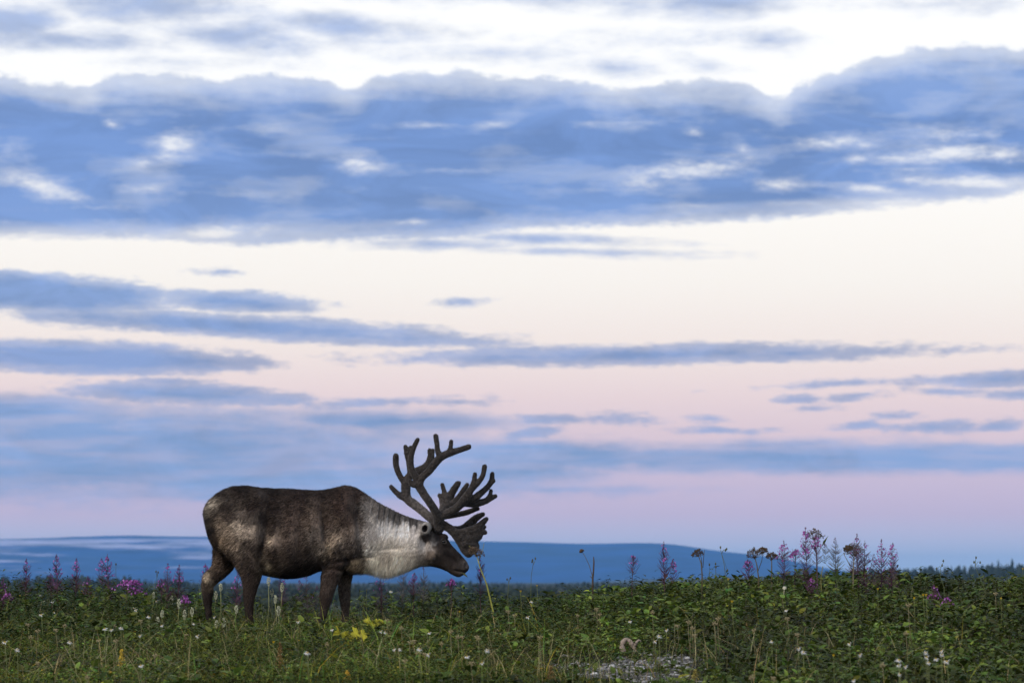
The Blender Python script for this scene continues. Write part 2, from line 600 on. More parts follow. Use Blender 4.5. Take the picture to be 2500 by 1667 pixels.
def build_ground():
    ys = np.concatenate([np.arange(-6, 12, 0.75), np.arange(12, 34, 0.14), np.geomspace(34, 24000, 90)])
    t = np.linspace(-1, 1, 221)
    V, ny, nx = [], len(ys), len(t)
    for y in ys:
        w = 7.0 + max(y, 0) * 0.35
        xs = np.sign(t) * np.abs(t) ** 1.5 * w
        V.append(np.stack([xs, np.full(nx, y), gz(xs, y)], 1))
    V = np.concatenate(V)
    i, j = np.meshgrid(np.arange(ny - 1), np.arange(nx - 1), indexing='ij')
    a = (i * nx + j).ravel()
    q = np.stack([a, a + 1, a + nx + 1, a + nx], 1)
    m, nt, b = mat_new('soil')
    nz = nt.nodes.new('ShaderNodeTexNoise')
    nz.inputs['Scale'].default_value = 9.0
    nz.inputs['Detail'].default_value = 8.0
    tcn = nt.nodes.new('ShaderNodeTexCoord')
    nt.links.new(tcn.outputs['Object'], nz.inputs['Vector'])
    rp = nt.nodes.new('ShaderNodeValToRGB')
    rp.color_ramp.elements[0].position = 0.35
    rp.color_ramp.elements[0].color = (0.012, 0.012, 0.008, 1)
    rp.color_ramp.elements[1].position = 0.7
    rp.color_ramp.elements[1].color = (0.030, 0.033, 0.017, 1)
    nt.links.new(nz.outputs['Fac'], rp.inputs[0])
    nt.links.new(rp.outputs[0], b.inputs['Base Color'])
    b.inputs['Roughness'].default_value = 0.95
    b.inputs['Specular IOR Level'].default_value = 0.1
    return tag(mesh_np('ground', V, q, m, smooth=True), kind='structure')


ground = build_ground()

# --- the fell range on the horizon: a rolling upland 9 to 15 km away
MT_Y = 12000.0
RIDGE = [(-1500, 1352), (-700, 1330), (0, 1317), (150, 1313), (270, 1310), (520, 1311), (700, 1314), (1000, 1319), (1190, 1322), (1300, 1324),
         (1400, 1328), (1480, 1327), (1560, 1325), (1640, 1327), (1700, 1337), (1760, 1347), (1830, 1352), (1900, 1362), (1960, 1374),
         (2050, 1394), (2150, 1401), (2300, 1406), (2600, 1412), (4000, 1416)]


def build_fells():
    us = np.linspace(-1500, 4000, 420)
    ridge = np.interp(us, [p[0] for p in RIDGE], [p[1] for p in RIDGE])
    k = np.ones(9) / 9
    ridge = np.convolve(np.pad(ridge, 4, mode='edge'), k, 'valid')
    xs = (us - 1250) / F * MT_Y
    top = (VH - ridge) / F * MT_Y + CAMZ
    ys = np.concatenate([np.linspace(8600, 12000, 40), np.linspace(12200, 15500, 14)])
    V = []
    for y in ys:
        s = sstep(y, 8600, 12000) if y <= 12000 else 1 - 0.9 * sstep(y, 12000, 15500)
        spur = (fbm(xs / 700.0, y / 900.0 + 0 * xs, 4, 21) - 0.5) * 0.5 * (s * (1 - s) * 4)
        gully = (fbm(xs / 220.0, y / 700.0 + 0 * xs, 3, 33) - 0.5) * 0.12 * (1 - sstep(y, 11200, 11900))
        h = top * np.clip(s + spur + gully * s, 0, 1)
        V.append(np.stack([xs * y / MT_Y, np.full(len(xs), y), h - 6.0 * (1 - s)], 1))
    V = np.concatenate(V)
    ny, nx = len(ys), len(xs)
    i, j = np.meshgrid(np.arange(ny - 1), np.arange(nx - 1), indexing='ij')
    a = (i * nx + j).ravel()
    q = np.stack([a, a + 1, a + nx + 1, a + nx], 1)
    m, nt, b = mat_new('fell_heath')
    tcn = nt.nodes.new('ShaderNodeTexCoord')
    mp = nt.nodes.new('ShaderNodeMapping')
    mp.inputs['Scale'].default_value = (1 / 420.0, 1 / 900.0, 1 / 26.0)
    nt.links.new(tcn.outputs['Object'], mp.inputs[0])
    nz = nt.nodes.new('ShaderNodeTexNoise')
    nz.inputs['Scale'].default_value = 1.0
    nz.inputs['Detail'].default_value = 6.0
    nz.inputs['Roughness'].default_value = 0.6
    nt.links.new(mp.outputs[0], nz.inputs['Vector'])
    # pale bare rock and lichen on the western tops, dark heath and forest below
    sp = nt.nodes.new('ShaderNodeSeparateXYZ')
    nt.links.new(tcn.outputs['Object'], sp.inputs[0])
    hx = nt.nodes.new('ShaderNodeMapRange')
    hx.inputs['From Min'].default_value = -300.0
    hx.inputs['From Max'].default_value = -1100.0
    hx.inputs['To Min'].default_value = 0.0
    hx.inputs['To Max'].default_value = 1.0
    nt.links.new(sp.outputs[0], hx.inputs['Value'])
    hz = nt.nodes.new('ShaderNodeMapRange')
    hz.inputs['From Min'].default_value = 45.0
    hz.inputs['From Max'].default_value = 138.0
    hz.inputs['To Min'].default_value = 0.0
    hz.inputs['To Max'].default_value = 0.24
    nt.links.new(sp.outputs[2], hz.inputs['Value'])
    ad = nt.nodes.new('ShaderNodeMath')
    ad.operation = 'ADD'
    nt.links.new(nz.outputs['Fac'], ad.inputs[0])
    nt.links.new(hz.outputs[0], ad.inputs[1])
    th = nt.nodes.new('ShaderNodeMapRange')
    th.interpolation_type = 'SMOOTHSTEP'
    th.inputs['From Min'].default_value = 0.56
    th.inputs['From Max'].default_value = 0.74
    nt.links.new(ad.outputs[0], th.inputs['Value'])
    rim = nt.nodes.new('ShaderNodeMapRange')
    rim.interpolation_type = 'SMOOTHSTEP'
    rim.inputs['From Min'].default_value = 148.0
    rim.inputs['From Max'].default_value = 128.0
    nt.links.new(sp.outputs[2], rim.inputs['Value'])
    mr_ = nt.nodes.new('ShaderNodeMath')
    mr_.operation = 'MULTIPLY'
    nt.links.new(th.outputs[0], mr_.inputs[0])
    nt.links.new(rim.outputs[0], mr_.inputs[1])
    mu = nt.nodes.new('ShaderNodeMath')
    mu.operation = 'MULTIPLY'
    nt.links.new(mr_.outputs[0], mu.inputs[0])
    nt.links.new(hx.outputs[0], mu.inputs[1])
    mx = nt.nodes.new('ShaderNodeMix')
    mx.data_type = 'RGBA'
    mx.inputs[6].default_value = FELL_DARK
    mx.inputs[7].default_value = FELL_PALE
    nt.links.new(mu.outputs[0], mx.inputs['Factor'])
    # slight mottling of the heath everywhere
    n2 = nt.nodes.new('ShaderNodeTexNoise')
    n2.inputs['Scale'].default_value = 2.3
    n2.inputs['Detail'].default_value = 5.0
    nt.links.new(mp.outputs[0], n2.inputs['Vector'])
    r2 = nt.nodes.new('ShaderNodeMapRange')
    r2.inputs['From Min'].default_value = 0.3
    r2.inputs['From Max'].default_value = 0.7
    r2.inputs['To Min'].default_value = 0.6
    r2.inputs['To Max'].default_value = 1.4
    nt.links.new(n2.outputs['Fac'], r2.inputs['Value'])
    sc_ = nt.nodes.new('ShaderNodeVectorMath')
    sc_.operation = 'SCALE'
    nt.links.new(mx.outputs[2], sc_.inputs[0])
    nt.links.new(r2.outputs[0], sc_.inputs['Scale'])
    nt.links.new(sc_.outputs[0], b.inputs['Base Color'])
    b.inputs['Roughness'].default_value = 1.0
    b.inputs['Specular IOR Level'].default_value = 0.0
    return tag(mesh_np('hills', V, q, m, smooth=True), kind='structure')


FELL_DARK = (0.006, 0.040, 0.165, 1)  # heath and forest colour with the blue of distant haze painted in
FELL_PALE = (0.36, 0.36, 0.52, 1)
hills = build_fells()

# --- air: one closed box of thin blue haze round everything
HAZE_DENS = 5.6e-5


def build_haze():
    x0, x1, y0, y1, z0, z1 = -9500, 9500, -400, 25000, -40, 185
    V = [(x, y, z) for z in (z0, z1) for y in (y0, y1) for x in (x0, x1)]
    q = [(0, 2, 3, 1), (4, 5, 7, 6), (0, 1, 5, 4), (2, 6, 7, 3), (0, 4, 6, 2), (1, 3, 7, 5)]
    m = bpy.data.materials.new('blue_air')
    m.use_nodes = True
    nt = m.node_tree
    for n in list(nt.nodes):
        nt.nodes.remove(n)
    out = nt.nodes.new('ShaderNodeOutputMaterial')
    pv = nt.nodes.new('ShaderNodeVolumePrincipled')
    pv.inputs['Color'].default_value = (0.25, 0.56, 1.0, 1)
    pv.inputs['Density'].default_value = HAZE_DENS
    pv.inputs['Anisotropy'].default_value = 0.0
    nt.links.new(pv.outputs[0], out.inputs['Volume'])
    o = mesh_np('haze', np.array(V, float), np.array(q), m)
    tag(o, 'thin blue haze lying over the plain and the far fells', 'haze', kind='stuff')
    return o


haze = build_haze()

# ------------------------------------------------------------------ the reindeer
PX = DEER_Y / F / 2.8               # metres per unit of the side-view drawing below
DEER_BASE = at(450 + 640 / 2.8, 1544, DEER_Y)
DEER_BASE[2] = 0.0


def dz(zx, zy, dy=0.0):
    """side-view drawing coordinates -> deer-local metres (x forward, y away from the camera, z up)"""
    p = at(450 + zx / 2.8, 1020 + zy / 2.8, DEER_Y)
    return np.array([p[0], DEER_Y + dy, p[2]]) - DEER_BASE


def crom(t, P, tt):
    """monotone-ish cubic through P at knots t"""
    P = np.asarray(P, float)
    t = np.asarray(t, float)
    m = np.zeros_like(P)
    d = (P[1:] - P[:-1]) / (t[1:] - t[:-1])[:, None]
    m[1:-1] = 0.5 * (d[1:] + d[:-1])
    m[0], m[-1] = d[0], d[-1]
    i = np.clip(np.searchsorted(t, tt, side='right') - 1, 0, len(t) - 2)
    h = (t[i + 1] - t[i])[:, None]
    s = ((tt - t[i]) / (t[i + 1] - t[i]))[:, None]
    return ((2 * s ** 3 - 3 * s ** 2 + 1) * P[i] + (s ** 3 - 2 * s ** 2 + s) * h * m[i]
            + (-2 * s ** 3 + 3 * s ** 2) * P[i + 1] + (s ** 3 - s ** 2) * h * m[i + 1])


def loft(mb, secs, n=60, seg=32, pear=0.1, power=1.0):
    """secs: (upper point zx,zy, lower point zx,zy, half width m, lateral offset m); closed skin through all sections"""
    S = np.array(secs, float)
    mid = (S[:, 0:2] + S[:, 2:4]) / 2
    t = np.concatenate([[0], np.cumsum(np.linalg.norm(np.diff(mid, axis=0), axis=1))])
    Q = crom(t, S, np.linspace(0, t[-1], n))
    a = np.arange(seg) * 2 * math.pi / seg
    V = []
    for q in Q:
        up, lo = dz(q[0], q[1]), dz(q[2], q[3])
        c, hv = (up + lo) / 2, (up - lo) / 2
        ca, sa = np.cos(a), np.sin(a)
        ca = np.sign(ca) * np.abs(ca) ** power
        w = max(q[4], 0.004) * (1 - pear * sa)
        P = c[None, :] + sa[:, None] * hv[None, :]
        P[:, 1] += q[5] + ca * w
        V.append(P)
    V = np.concatenate(V)
    quads = []
    for i in range(n - 1):
        for k in range(seg):
            k2 = (k + 1) % seg
            quads.append((i * seg + k, (i + 1) * seg + k, (i + 1) * seg + k2, i * seg + k2))
    c0, c1 = V[:seg].mean(0), V[-seg:].mean(0)
    V = np.concatenate([V, [c0, c1]])
    tri = []
    for k in range(seg):
        k2 = (k + 1) % seg
        tri.append((n * seg, k, k2))
        tri.append((n * seg + 1, (n - 1) * seg + k2, (n - 1) * seg + k))
    mb.add(V, tri, quads)


def limb(mb, pts, dy, seg=18, depth=0.8, n=40):
    """pts: (zx, zy, half thickness in drawing units[, extra lateral offset])"""
    P = np.array([(p[0], p[1], p[2], p[3] if len(p) > 3 else 0.0) for p in pts], float)
    t = np.concatenate([[0], np.cumsum(np.linalg.norm(np.diff(P[:, :2], axis=0), axis=1))])
    Q = crom(t, P, np.linspace(0, t[-1], n))
    W = np.array([dz(q[0], q[1], dy + q[3]) for q in Q])
    rad = Q[:, 2] * PX
    mb.tube(W, rad, seg=seg, flat=depth)


def remesh(mb, voxel, smooth_iter, smooth_fac=0.5):
    o = mb.build('temporary', None)
    m = o.modifiers.new('r', 'REMESH')
    m.mode = 'VOXEL'
    m.voxel_size = voxel
    s = o.modifiers.new('s', 'SMOOTH')
    s.factor = smooth_fac
    s.iterations = smooth_iter
    dg = bpy.context.evaluated_depsgraph_get()
    dg.update()
    ev = o.evaluated_get(dg)
    me = ev.to_mesh()
    nv = len(me.vertices)
    V = np.zeros(nv * 3, np.float32)
    me.vertices.foreach_get('co', V)
    N = np.zeros(nv * 3, np.float32)
    me.vertices.foreach_get('normal', N)
    ls = np.zeros(len(me.polygons), np.int32)
    lt = np.zeros(len(me.polygons), np.int32)
    me.polygons.foreach_get('loop_start', ls)
    me.polygons.foreach_get('loop_total', lt)
    li = np.zeros(len(me.loops), np.int32)
    me.loops.foreach_get('vertex_index', li)
    q = ls[lt == 4]
    Fq = np.stack([li[q], li[q + 1], li[q + 2], li[q + 3]], 1)
    q = ls[lt == 3]
    Ft = np.stack([li[q], li[q + 1], li[q + 2]], 1) if len(q) else np.zeros((0, 3), int)
    ev.to_mesh_clear()
    old = o.data
    bpy.data.objects.remove(o)
    bpy.data.meshes.remove(old)
    return V.reshape(-1, 3).astype(float), N.reshape(-1, 3).astype(float), Fq, Ft


body = MB()
TR = [(138, 612, 690, .05), (160, 572, 790, .10), (200, 534, 880, .145), (260, 492, 935, .19), (340, 467, 965, .215), (420, 463, 1000, .225),
      (520, 475, 1065, .245), (620, 481, 1090, .265), (720, 484, 1100, .275), (820, 491, 1086, .27), (920, 493, 1050, .25),
      (1000, 484, 1036, .225), (1060, 470, 1045, .205), (1110, 465, 1060, .19), (1160, 471, 1068, .18), (1210, 496, 1062, .17),
      (1260, 532, 1048, .158), (1330, 580, 1046, .145), (1400, 616, 1049, .135), (1480, 655, 1046, .125), (1560, 684, 1030, .118),
      (1620, 700, 1010, .112), (1690, 722, 990, .09)]
loft(body, [(x, a, x, b, w, 0) for x, a, b, w in TR], n=90, seg=40, pear=0.14, power=0.85)
loft(body, [(1650, 716, 1590, 1008, .090, 0), (1717, 766, 1655, 1012, .094, 0), (1768, 786, 1712, 1020, .090, 0), (1800, 824, 1748, 1031, .080, 0),
            (1835, 873, 1788, 1047, .064, 0), (1870, 911, 1820, 1066, .054, 0), (1900, 943, 1848, 1082, .051, 0), (1925, 970, 1878, 1089, .050, 0),
            (1942, 998, 1905, 1076, .044, 0), (1949, 1022, 1930, 1054, .026, 0)], n=50, seg=28, pear=-0.05, power=0.95)
# tail
limb(body, [(232, 540, 22), (196, 585, 30), (160, 630, 28), (138, 668, 12)], -0.01, depth=0.9)
# near hind, far hind, near fore, far fore
LEGS = {
    'nh': ([(400, 760, 175, .05), (425, 880, 150, .03), (452, 985, 100), (467, 1080, 73), (460, 1160, 54), (450, 1240, 40), (452, 1320, 30), (460, 1400, 27), (470, 1440, 32), (478, 1462, 36)], -0.135, 0.62),
    'fh': ([(330, 780, 150, -.05), (290, 890, 105, -.02), (262, 985, 82), (222, 1050, 62), (172, 1098, 55), (150, 1135, 48), (150, 1200, 40), (152, 1290, 28), (160, 1370, 25), (170, 1430, 29), (178, 1462, 34)], 0.135, 0.68),
    'nf': ([(1100, 800, 120, .04), (1060, 900, 100, .01), (1034, 985, 86), (1010, 1070, 70), (990, 1150, 57), (974, 1230, 46), (964, 1300, 34), (950, 1360, 27), (928, 1412, 23), (905, 1445, 25), (892, 1464, 28)], -0.125, 0.66),
    'ff': ([(1090, 900, 85, -.03), (1092, 1000, 66), (1094, 1090, 50), (1088, 1170, 45), (1094, 1250, 38), (1097, 1320, 29), (1096, 1400, 24), (1092, 1440, 27), (1094, 1464, 32)], 0.125, 0.75),
}
for k, (pts, dy, dp) in LEGS.items():
    limb(body, pts, dy, depth=dp)
# cheek, brow ridge, brisket, sheath, pale tuft between the thighs
body.ball(dz(1690, 925, -0.045), (0.075, 0.06, 0.07), seg=14, rings=10)
body.ball(dz(1690, 925, 0.045), (0.075, 0.06, 0.07), seg=14, rings=10)
body.ball(dz(1775, 815, -0.062), (0.038, 0.026, 0.030), seg=12, rings=8)
body.ball(dz(1775, 815, 0.062), (0.038, 0.026, 0.030), seg=12, rings=8)
body.ball(dz(1920, 1020, 0), (0.034, 0.045, 0.035), seg=12, rings=8)
body.ball(dz(1190, 1025, 0), (0.085, 0.11, 0.045), seg=14, rings=10)
body.ball(dz(600, 1020, -0.02), (0.075, 0.06, 0.05), seg=14, rings=10)
body.ball(dz(312, 925, -0.02), (0.035, 0.04, 0.042), seg=12, rings=8)
body.ball(dz(1705, 745, -0.04), (0.04, 0.035, 0.035), seg=12, rings=8)
body.ball(dz(1705, 745, 0.04), (0.04, 0.035, 0.035), seg=12, rings=8)
BV, BN, BQ, BT = remesh(body, 0.0075, 14, 0.5)

# drawing coordinates of every skin vertex
org = dz(0, 0)
ex = dz(1000, 0) - org
ez = dz(0, 1000) - org


def to_draw(V):
    return (V[:, 0] - org[0]) / ex[0] * 1000, (V[:, 2] - org[2]) / ez[2] * 1000


# muscles, hollows and folds: (zx, zy, rx, ry, angle, amplitude m, side) along the skin normal
RELIEF = [(1085, 610, 55, 150, 8, .022, 0), (1150, 850, 80, 110, 10, .020, 0), (985, 800, 26, 190, -6, -.022, 0), (1025, 870, 55, 75, 30, .020, -1),
          (380, 750, 120, 150, 20, .022, 0), (590, 700, 46, 150, 6, -.030, 0), (560, 880, 24, 95, 12, -.022, -1), (535, 560, 45, 38, 0, .016, 0),
          (720, 930, 150, 110, 0, .012, 0), (625, 865, 45, 60, 20, .016, -1), (1210, 800, 26, 190, -4, -.016, 0), (1400, 892, 190, 14, -4, -.004, 0),
          (1440, 930, 120, 30, -8, .004, 0), (1170, 962, 120, 16, -8, -.022, -1), (1120, 1040, 90, 14, 5, -.012, -1), (1330, 690, 60, 110, 35, .010, 0),
          (1560, 840, 70, 90, 0, .012, 0), (1655, 830, 24, 60, 15, -.016, 0), (1718, 870, 20, 70, 25, -.008, 0), (1830, 960, 60, 18, 40, -.006, 0),
          (1905, 1052, 40, 5.5, 10, -.016, 0), (1932, 1004, 10, 13, 20, -.013, 0), (1795, 880, 26, 14, 40, -.008, 0),
          (240, 800, 22, 130, -18, -.018, -1), (330, 1000, 60, 22, -30, -.01, 0), (160, 1105, 20, 30, 0, .010, 0), (640, 760, 22, 120, 8, .010, -1),
          (880, 760, 26, 190, 4, .007, 0), (815, 760, 24, 190, 3, -.006, 0), (750, 760, 24, 190, 2, .006, 0), (1060, 560, 22, 110, 12, -.010, 0), (960, 1000, 22, 60, 0, -.016, -1),
          (420, 640, 90, 20, -14, -.006, 0), (300, 700, 60, 14, -40, -.006, 0)]
for i, (x, y) in enumerate([(1290, 640), (1335, 655), (1372, 668), (1405, 690), (1440, 700), (1478, 712), (1512, 725), (1548, 735), (1590, 752), (1460, 790), (1350, 730)]):
    RELIEF.append((x, y, 4.5, 44 + 8 * (i % 3), 10 - 3 * (i % 4), -.009, 0))
zx, zy = to_draw(BV)
disp = np.zeros(len(BV))
for (x, y, rx, ry, ang, amp, side) in RELIEF:
    a = R(ang)
    dx_, dy_ = zx - x, zy - y
    p = (dx_ * math.cos(a) + dy_ * math.sin(a)) / rx
    q = (-dx_ * math.sin(a) + dy_ * math.cos(a)) / ry
    g = 2.1 * amp * np.exp(-0.5 * (p * p + q * q) * 1.6)
    if side:
        g = g * sstep(BV[:, 1] * side, -0.02, 0.05)
    disp += g * np.clip(np.abs(BN[:, 1]) * 1.4, 0, 1)
disp += (fbm(zx / 26.0, zy / 40.0, 3, 5) - 0.5) * 0.007 * (1 - 0.5 * sstep(zx, 1230, 1330))
disp += (fbm(zx / 9.0 + zy / 30.0, zy / 26.0, 2, 8) - 0.5) * 0.0035
BV2 = BV + BN * disp[:, None]

# coat: the animal's colours plus painted shade of belly and inner thigh, drawn at points of the side view and blended between them
COAT = [
    (170, 560, 70, 62, 58), (200, 585, 160, 150, 136), (175, 618, 150, 140, 126), (215, 640, 62, 54, 50), (150, 650, 80, 74, 68), (250, 520, 50, 43, 41), (400, 490, 46, 39, 36), (600, 500, 47, 41, 38), (800, 520, 52, 43, 40), (960, 520, 52, 44, 41),
    (1100, 500, 62, 51, 47), (1180, 540, 68, 57, 52), (300, 620, 52, 45, 42), (480, 620, 54, 46, 43), (640, 610, 54, 46, 43), (800, 620, 66, 55, 50),
    (950, 620, 72, 62, 56), (1080, 620, 76, 62, 56), (1190, 650, 64, 55, 50), (560, 700, 42, 37, 36), (640, 720, 58, 50, 46), (760, 720, 84, 71, 64),
    (900, 700, 108, 94, 84), (1000, 720, 96, 82, 73), (1120, 720, 80, 66, 58), (1220, 720, 100, 92, 87), (185, 690, 30, 26, 25), (205, 780, 32, 28, 26), (235, 850, 48, 41, 37),
    (275, 725, 118, 105, 92), (330, 765, 142, 127, 111), (400, 745, 166, 152, 136), (480, 780, 152, 138, 124), (555, 800, 88, 80, 75), (330, 690, 70, 61, 56), (420, 690, 84, 75, 69), (500, 710, 80, 72, 66),
    (290, 850, 138, 121, 103), (380, 855, 136, 121, 106), (470, 870, 92, 82, 75), (540, 900, 62, 55, 51), (618, 850, 176, 158, 138), (655, 870, 112, 98, 88), (700, 830, 92, 80, 72), (585, 850, 70, 62, 57), (620, 800, 86, 75, 68), (625, 905, 84, 73, 66),
    (800, 830, 84, 73, 66), (900, 820, 98, 88, 80), (960, 800, 112, 101, 92), (650, 940, 80, 69, 61), (760, 930, 60, 52, 48), (860, 920, 66, 58, 53),
    (940, 880, 104, 94, 84), (600, 1005, 150, 138, 116), (560, 1000, 66, 58, 53), (640, 985, 70, 62, 56), (680, 1010, 84, 74, 65), (800, 1030, 58, 50, 46), (740, 1085, 40, 34, 32), (900, 1025, 56, 49, 46),
    (1015, 850, 168, 151, 132), (992, 902, 168, 152, 132), (1055, 825, 150, 134, 117), (1105, 790, 112, 98, 87), (1080, 870, 112, 100, 90), (985, 830, 92, 82, 75), (1150, 870, 92, 82, 75), (1060, 930, 96, 85, 76),
    (1180, 930, 78, 70, 65), (1050, 1000, 66, 56, 52), (1180, 1015, 140, 122, 98), (1235, 1010, 120, 105, 86), (1120, 985, 50, 44, 41),
    (1260, 620, 128, 122, 117), (1290, 700, 146, 141, 136), (1350, 640, 104, 98, 94), (1450, 680, 98, 94, 91), (1560, 710, 90, 86, 84),
    (1280, 800, 158, 152, 147), (1380, 760, 196, 192, 188), (1500, 770, 204, 200, 196), (1600, 790, 190, 184, 179), (1300, 900, 160, 155, 146), (1420, 880, 164, 158, 148),
    (1540, 880, 182, 175, 166), (1640, 870, 178, 171, 164), (1320, 980, 182, 176, 160), (1400, 930, 150, 142, 130), (1480, 960, 204, 196, 180), (1560, 960, 180, 170, 156),
    (1350, 1030, 228, 220, 203), (1450, 1030, 218, 208, 190), (1270, 1025, 196, 184, 162), (1540, 1015, 200, 190, 174), (1620, 1000, 150, 140, 128), (1640, 960, 138, 127, 116), (1690, 930, 118, 106, 96),
    (1690, 870, 150, 143, 137), (1650, 815, 52, 47, 46), (1740, 820, 50, 45, 44), (1755, 880, 58, 51, 48), (1800, 930, 46, 41, 40), (1850, 960, 44, 39, 38),
    (1900, 1000, 56, 51, 50), (1740, 960, 58, 52, 49), (1720, 1010, 62, 54, 49), (1850, 1060, 66, 59, 56), (1935, 1000, 112, 106, 103), (1942, 1030, 48, 44, 43), (1780, 775, 38, 34, 34), (1700, 745, 46, 41, 40),
    (1880, 1075, 84, 77, 72), (450, 1000, 80, 70, 63), (460, 1100, 64, 55, 50), (455, 1200, 56, 48, 44), (455, 1350, 54, 45, 42), (250, 1000, 100, 86, 75), (300, 960, 60, 51, 46),
    (200, 1080, 64, 55, 50), (163, 1100, 150, 137, 118), (135, 1125, 64, 56, 51), (155, 1250, 48, 42, 40), (1030, 1060, 74, 63, 58), (990, 1150, 66, 57, 52), (970, 1250, 58, 50, 46),
    (950, 1380, 56, 49, 45), (900, 1450, 130, 120, 110), (1110, 1110, 92, 84, 77), (1097, 1200, 82, 75, 70), (1097, 1330, 78, 69, 64), (170, 1400, 50, 44, 41)]


def coat_color(zx, zy):
    # ragged along the lie of the hair (back and down)
    a1 = zx * 0.5 + zy * 0.87
    a2 = zx * 0.87 - zy * 0.5
    rag = (fbm(a1 / 30.0, a2 / 10.0, 3, 41) - 0.5) * 56
    wx = zx + (fbm(zx / 34.0, zy / 34.0, 3, 41) - 0.5) * 44 - rag * 0.5
    wy = zy + (fbm(zx / 34.0 + 9, zy / 34.0, 3, 43) - 0.5) * 44 - rag * 0.87
    num = np.zeros((len(zx), 3))
    den = np.zeros(len(zx))
    for (x, y, r, g, b) in COAT:
        d2 = (wx - x) ** 2 + (wy - y) ** 2
        w = 1.0 / (d2 + 500.0) ** 2.0
        num += w[:, None] * np.array(s2l((r, g, b)))
        den += w
    return num / den[:, None]


COAT_GAIN = 1.0


def coat_curve(c):
    """dark guard hair stays dark, the silvery mane stays bright"""
    lum = c.mean(1)
    return c * np.array((1.0, 0.975, 0.945)) * (0.78 + 0.66 * sstep(lum, 0.05, 0.36))[:, None]


bcol = coat_curve(coat_color(zx, zy))
streak_ = fbm(zx / 5.0 + zy / 22.0, zy / 14.0 - zx / 40.0, 3, 61)
calm_b = 1 - 0.6 * sstep(zx, 1220, 1330)
bcol *= (1 + (1.40 * streak_ - 0.70) * calm_b)[:, None]
bcol *= (0.6 + 0.8 * fbm(zx / 45.0, zy / 45.0, 3, 71))[:, None]
bcol = np.clip(bcol, 0.004, 0.82)

fur_mat = tint_mat('reindeer_coat', (1, 1, 1), rough=0.75, noise_scale=160.0, var=0.18, spec=0.06, sheen=0.0, bump=0.25)
deer = empty('reindeer', DEER_BASE)
tag(deer, 'big grazing reindeer with dark brown back, pale grey neck and large velvet antlers', 'reindeer')
mesh_np('body', BV2, [BQ, BT], fur_mat, deer, bcol, smooth=True)


def build_fur():
    n = 120000
    A, B_, C_, D_ = (BV2[BQ[:, k]] for k in range(4))
    area = np.linalg.norm(np.cross(C_ - A, D_ - B_), axis=1) / 2
    fi = rng.choice(len(BQ), n, p=area / area.sum())
    # extra strands for the shaggy mane under the throat
    fx, fy = to_draw((A + C_) / 2)
    mane_w = area * np.exp(-((fx - 1410) / 150) ** 2) * sstep(fy, 900, 1000)
    fi = np.concatenate([fi, rng.choice(len(BQ), 9000, p=mane_w / mane_w.sum())])
    n = len(fi)
    s, t = rng.random(n), rng.random(n)
    P = (A[fi] * ((1 - s) * (1 - t))[:, None] + B_[fi] * (s * (1 - t))[:, None] + C_[fi] * (s * t)[:, None] + D_[fi] * ((1 - s) * t)[:, None])
    N = BN[BQ[fi, 0]]
    N = N / (np.linalg.norm(N, axis=1)[:, None] + 1e-9)
    px_, py_ = to_draw(P)
    head = sstep(px_, 1640, 1720)
    throat = np.exp(-((px_ - 1400) / 150) ** 2) * sstep(py_, 930, 1030)
    leg = sstep(py_, 1060, 1130) * (1 - sstep(px_, 1240, 1300))
    L = rng.uniform(0.016, 0.040, n) * (1 - 0.7 * head) * (1 - 0.5 * leg) + throat * rng.uniform(0.01, 0.085, n)
    mane = sstep(px_, 1230, 1340)
    sp_ = 1 - 0.55 * mane
    flow = np.stack([-0.8 + 0.3 * mane + 0.3 * sp_ * rng.standard_normal(n), 0.10 * rng.standard_normal(n), -0.55 - 0.35 * mane + 0.25 * sp_ * rng.standard_normal(n)], 1)
    flow[:, 2] -= throat * 1.4 + leg * 0.9
    flow -= (flow * N).sum(1)[:, None] * N
    flow /= np.linalg.norm(flow, axis=1)[:, None] + 1e-9
    lift = (0.14 + 0.34 * rng.random(n) + 0.1 * throat)[:, None]
    d = flow + N * lift
    d /= np.linalg.norm(d, axis=1)[:, None]
    side = np.cross(N, d)
    side /= np.linalg.norm(side, axis=1)[:, None] + 1e-9
    w = (rng.uniform(0.0016, 0.0040, n) * (1 - 0.4 * head))[:, None]
    base = P - N * 0.002
    V = np.empty((n, 3, 3))
    V[:, 0] = base - side * w
    V[:, 1] = base + side * w
    V[:, 2] = base + d * L[:, None]
    col = coat_curve(coat_color(px_, py_))
    calm = 1 - 0.62 * sstep(px_, 1220, 1330)          # the mane is more even in tone than the flanks
    vary = (0.25 + 1.75 * rng.random(n) ** 1.7) * (0.35 + 1.3 * fbm(px_ / 16.0 + py_ / 40.0, py_ / 26.0, 2, 83))
    col *= (0.93 + (vary - 0.93) * calm)[:, None]
    col = np.clip(np.repeat(col, 3, axis=0), 0.004, 0.85)
    o = mesh_np('fur', V.reshape(-1, 3), np.arange(n * 3).reshape(-1, 3), fur_mat, deer, col)
    o['kind'] = 'stuff'


build_fur()

# --- antlers, in velvet; drawn in a second enlarged view (factor 0.714 of the side view)
def az2(p):
    return 1260 + p[0] * 0.714, 56 + p[1] * 0.714


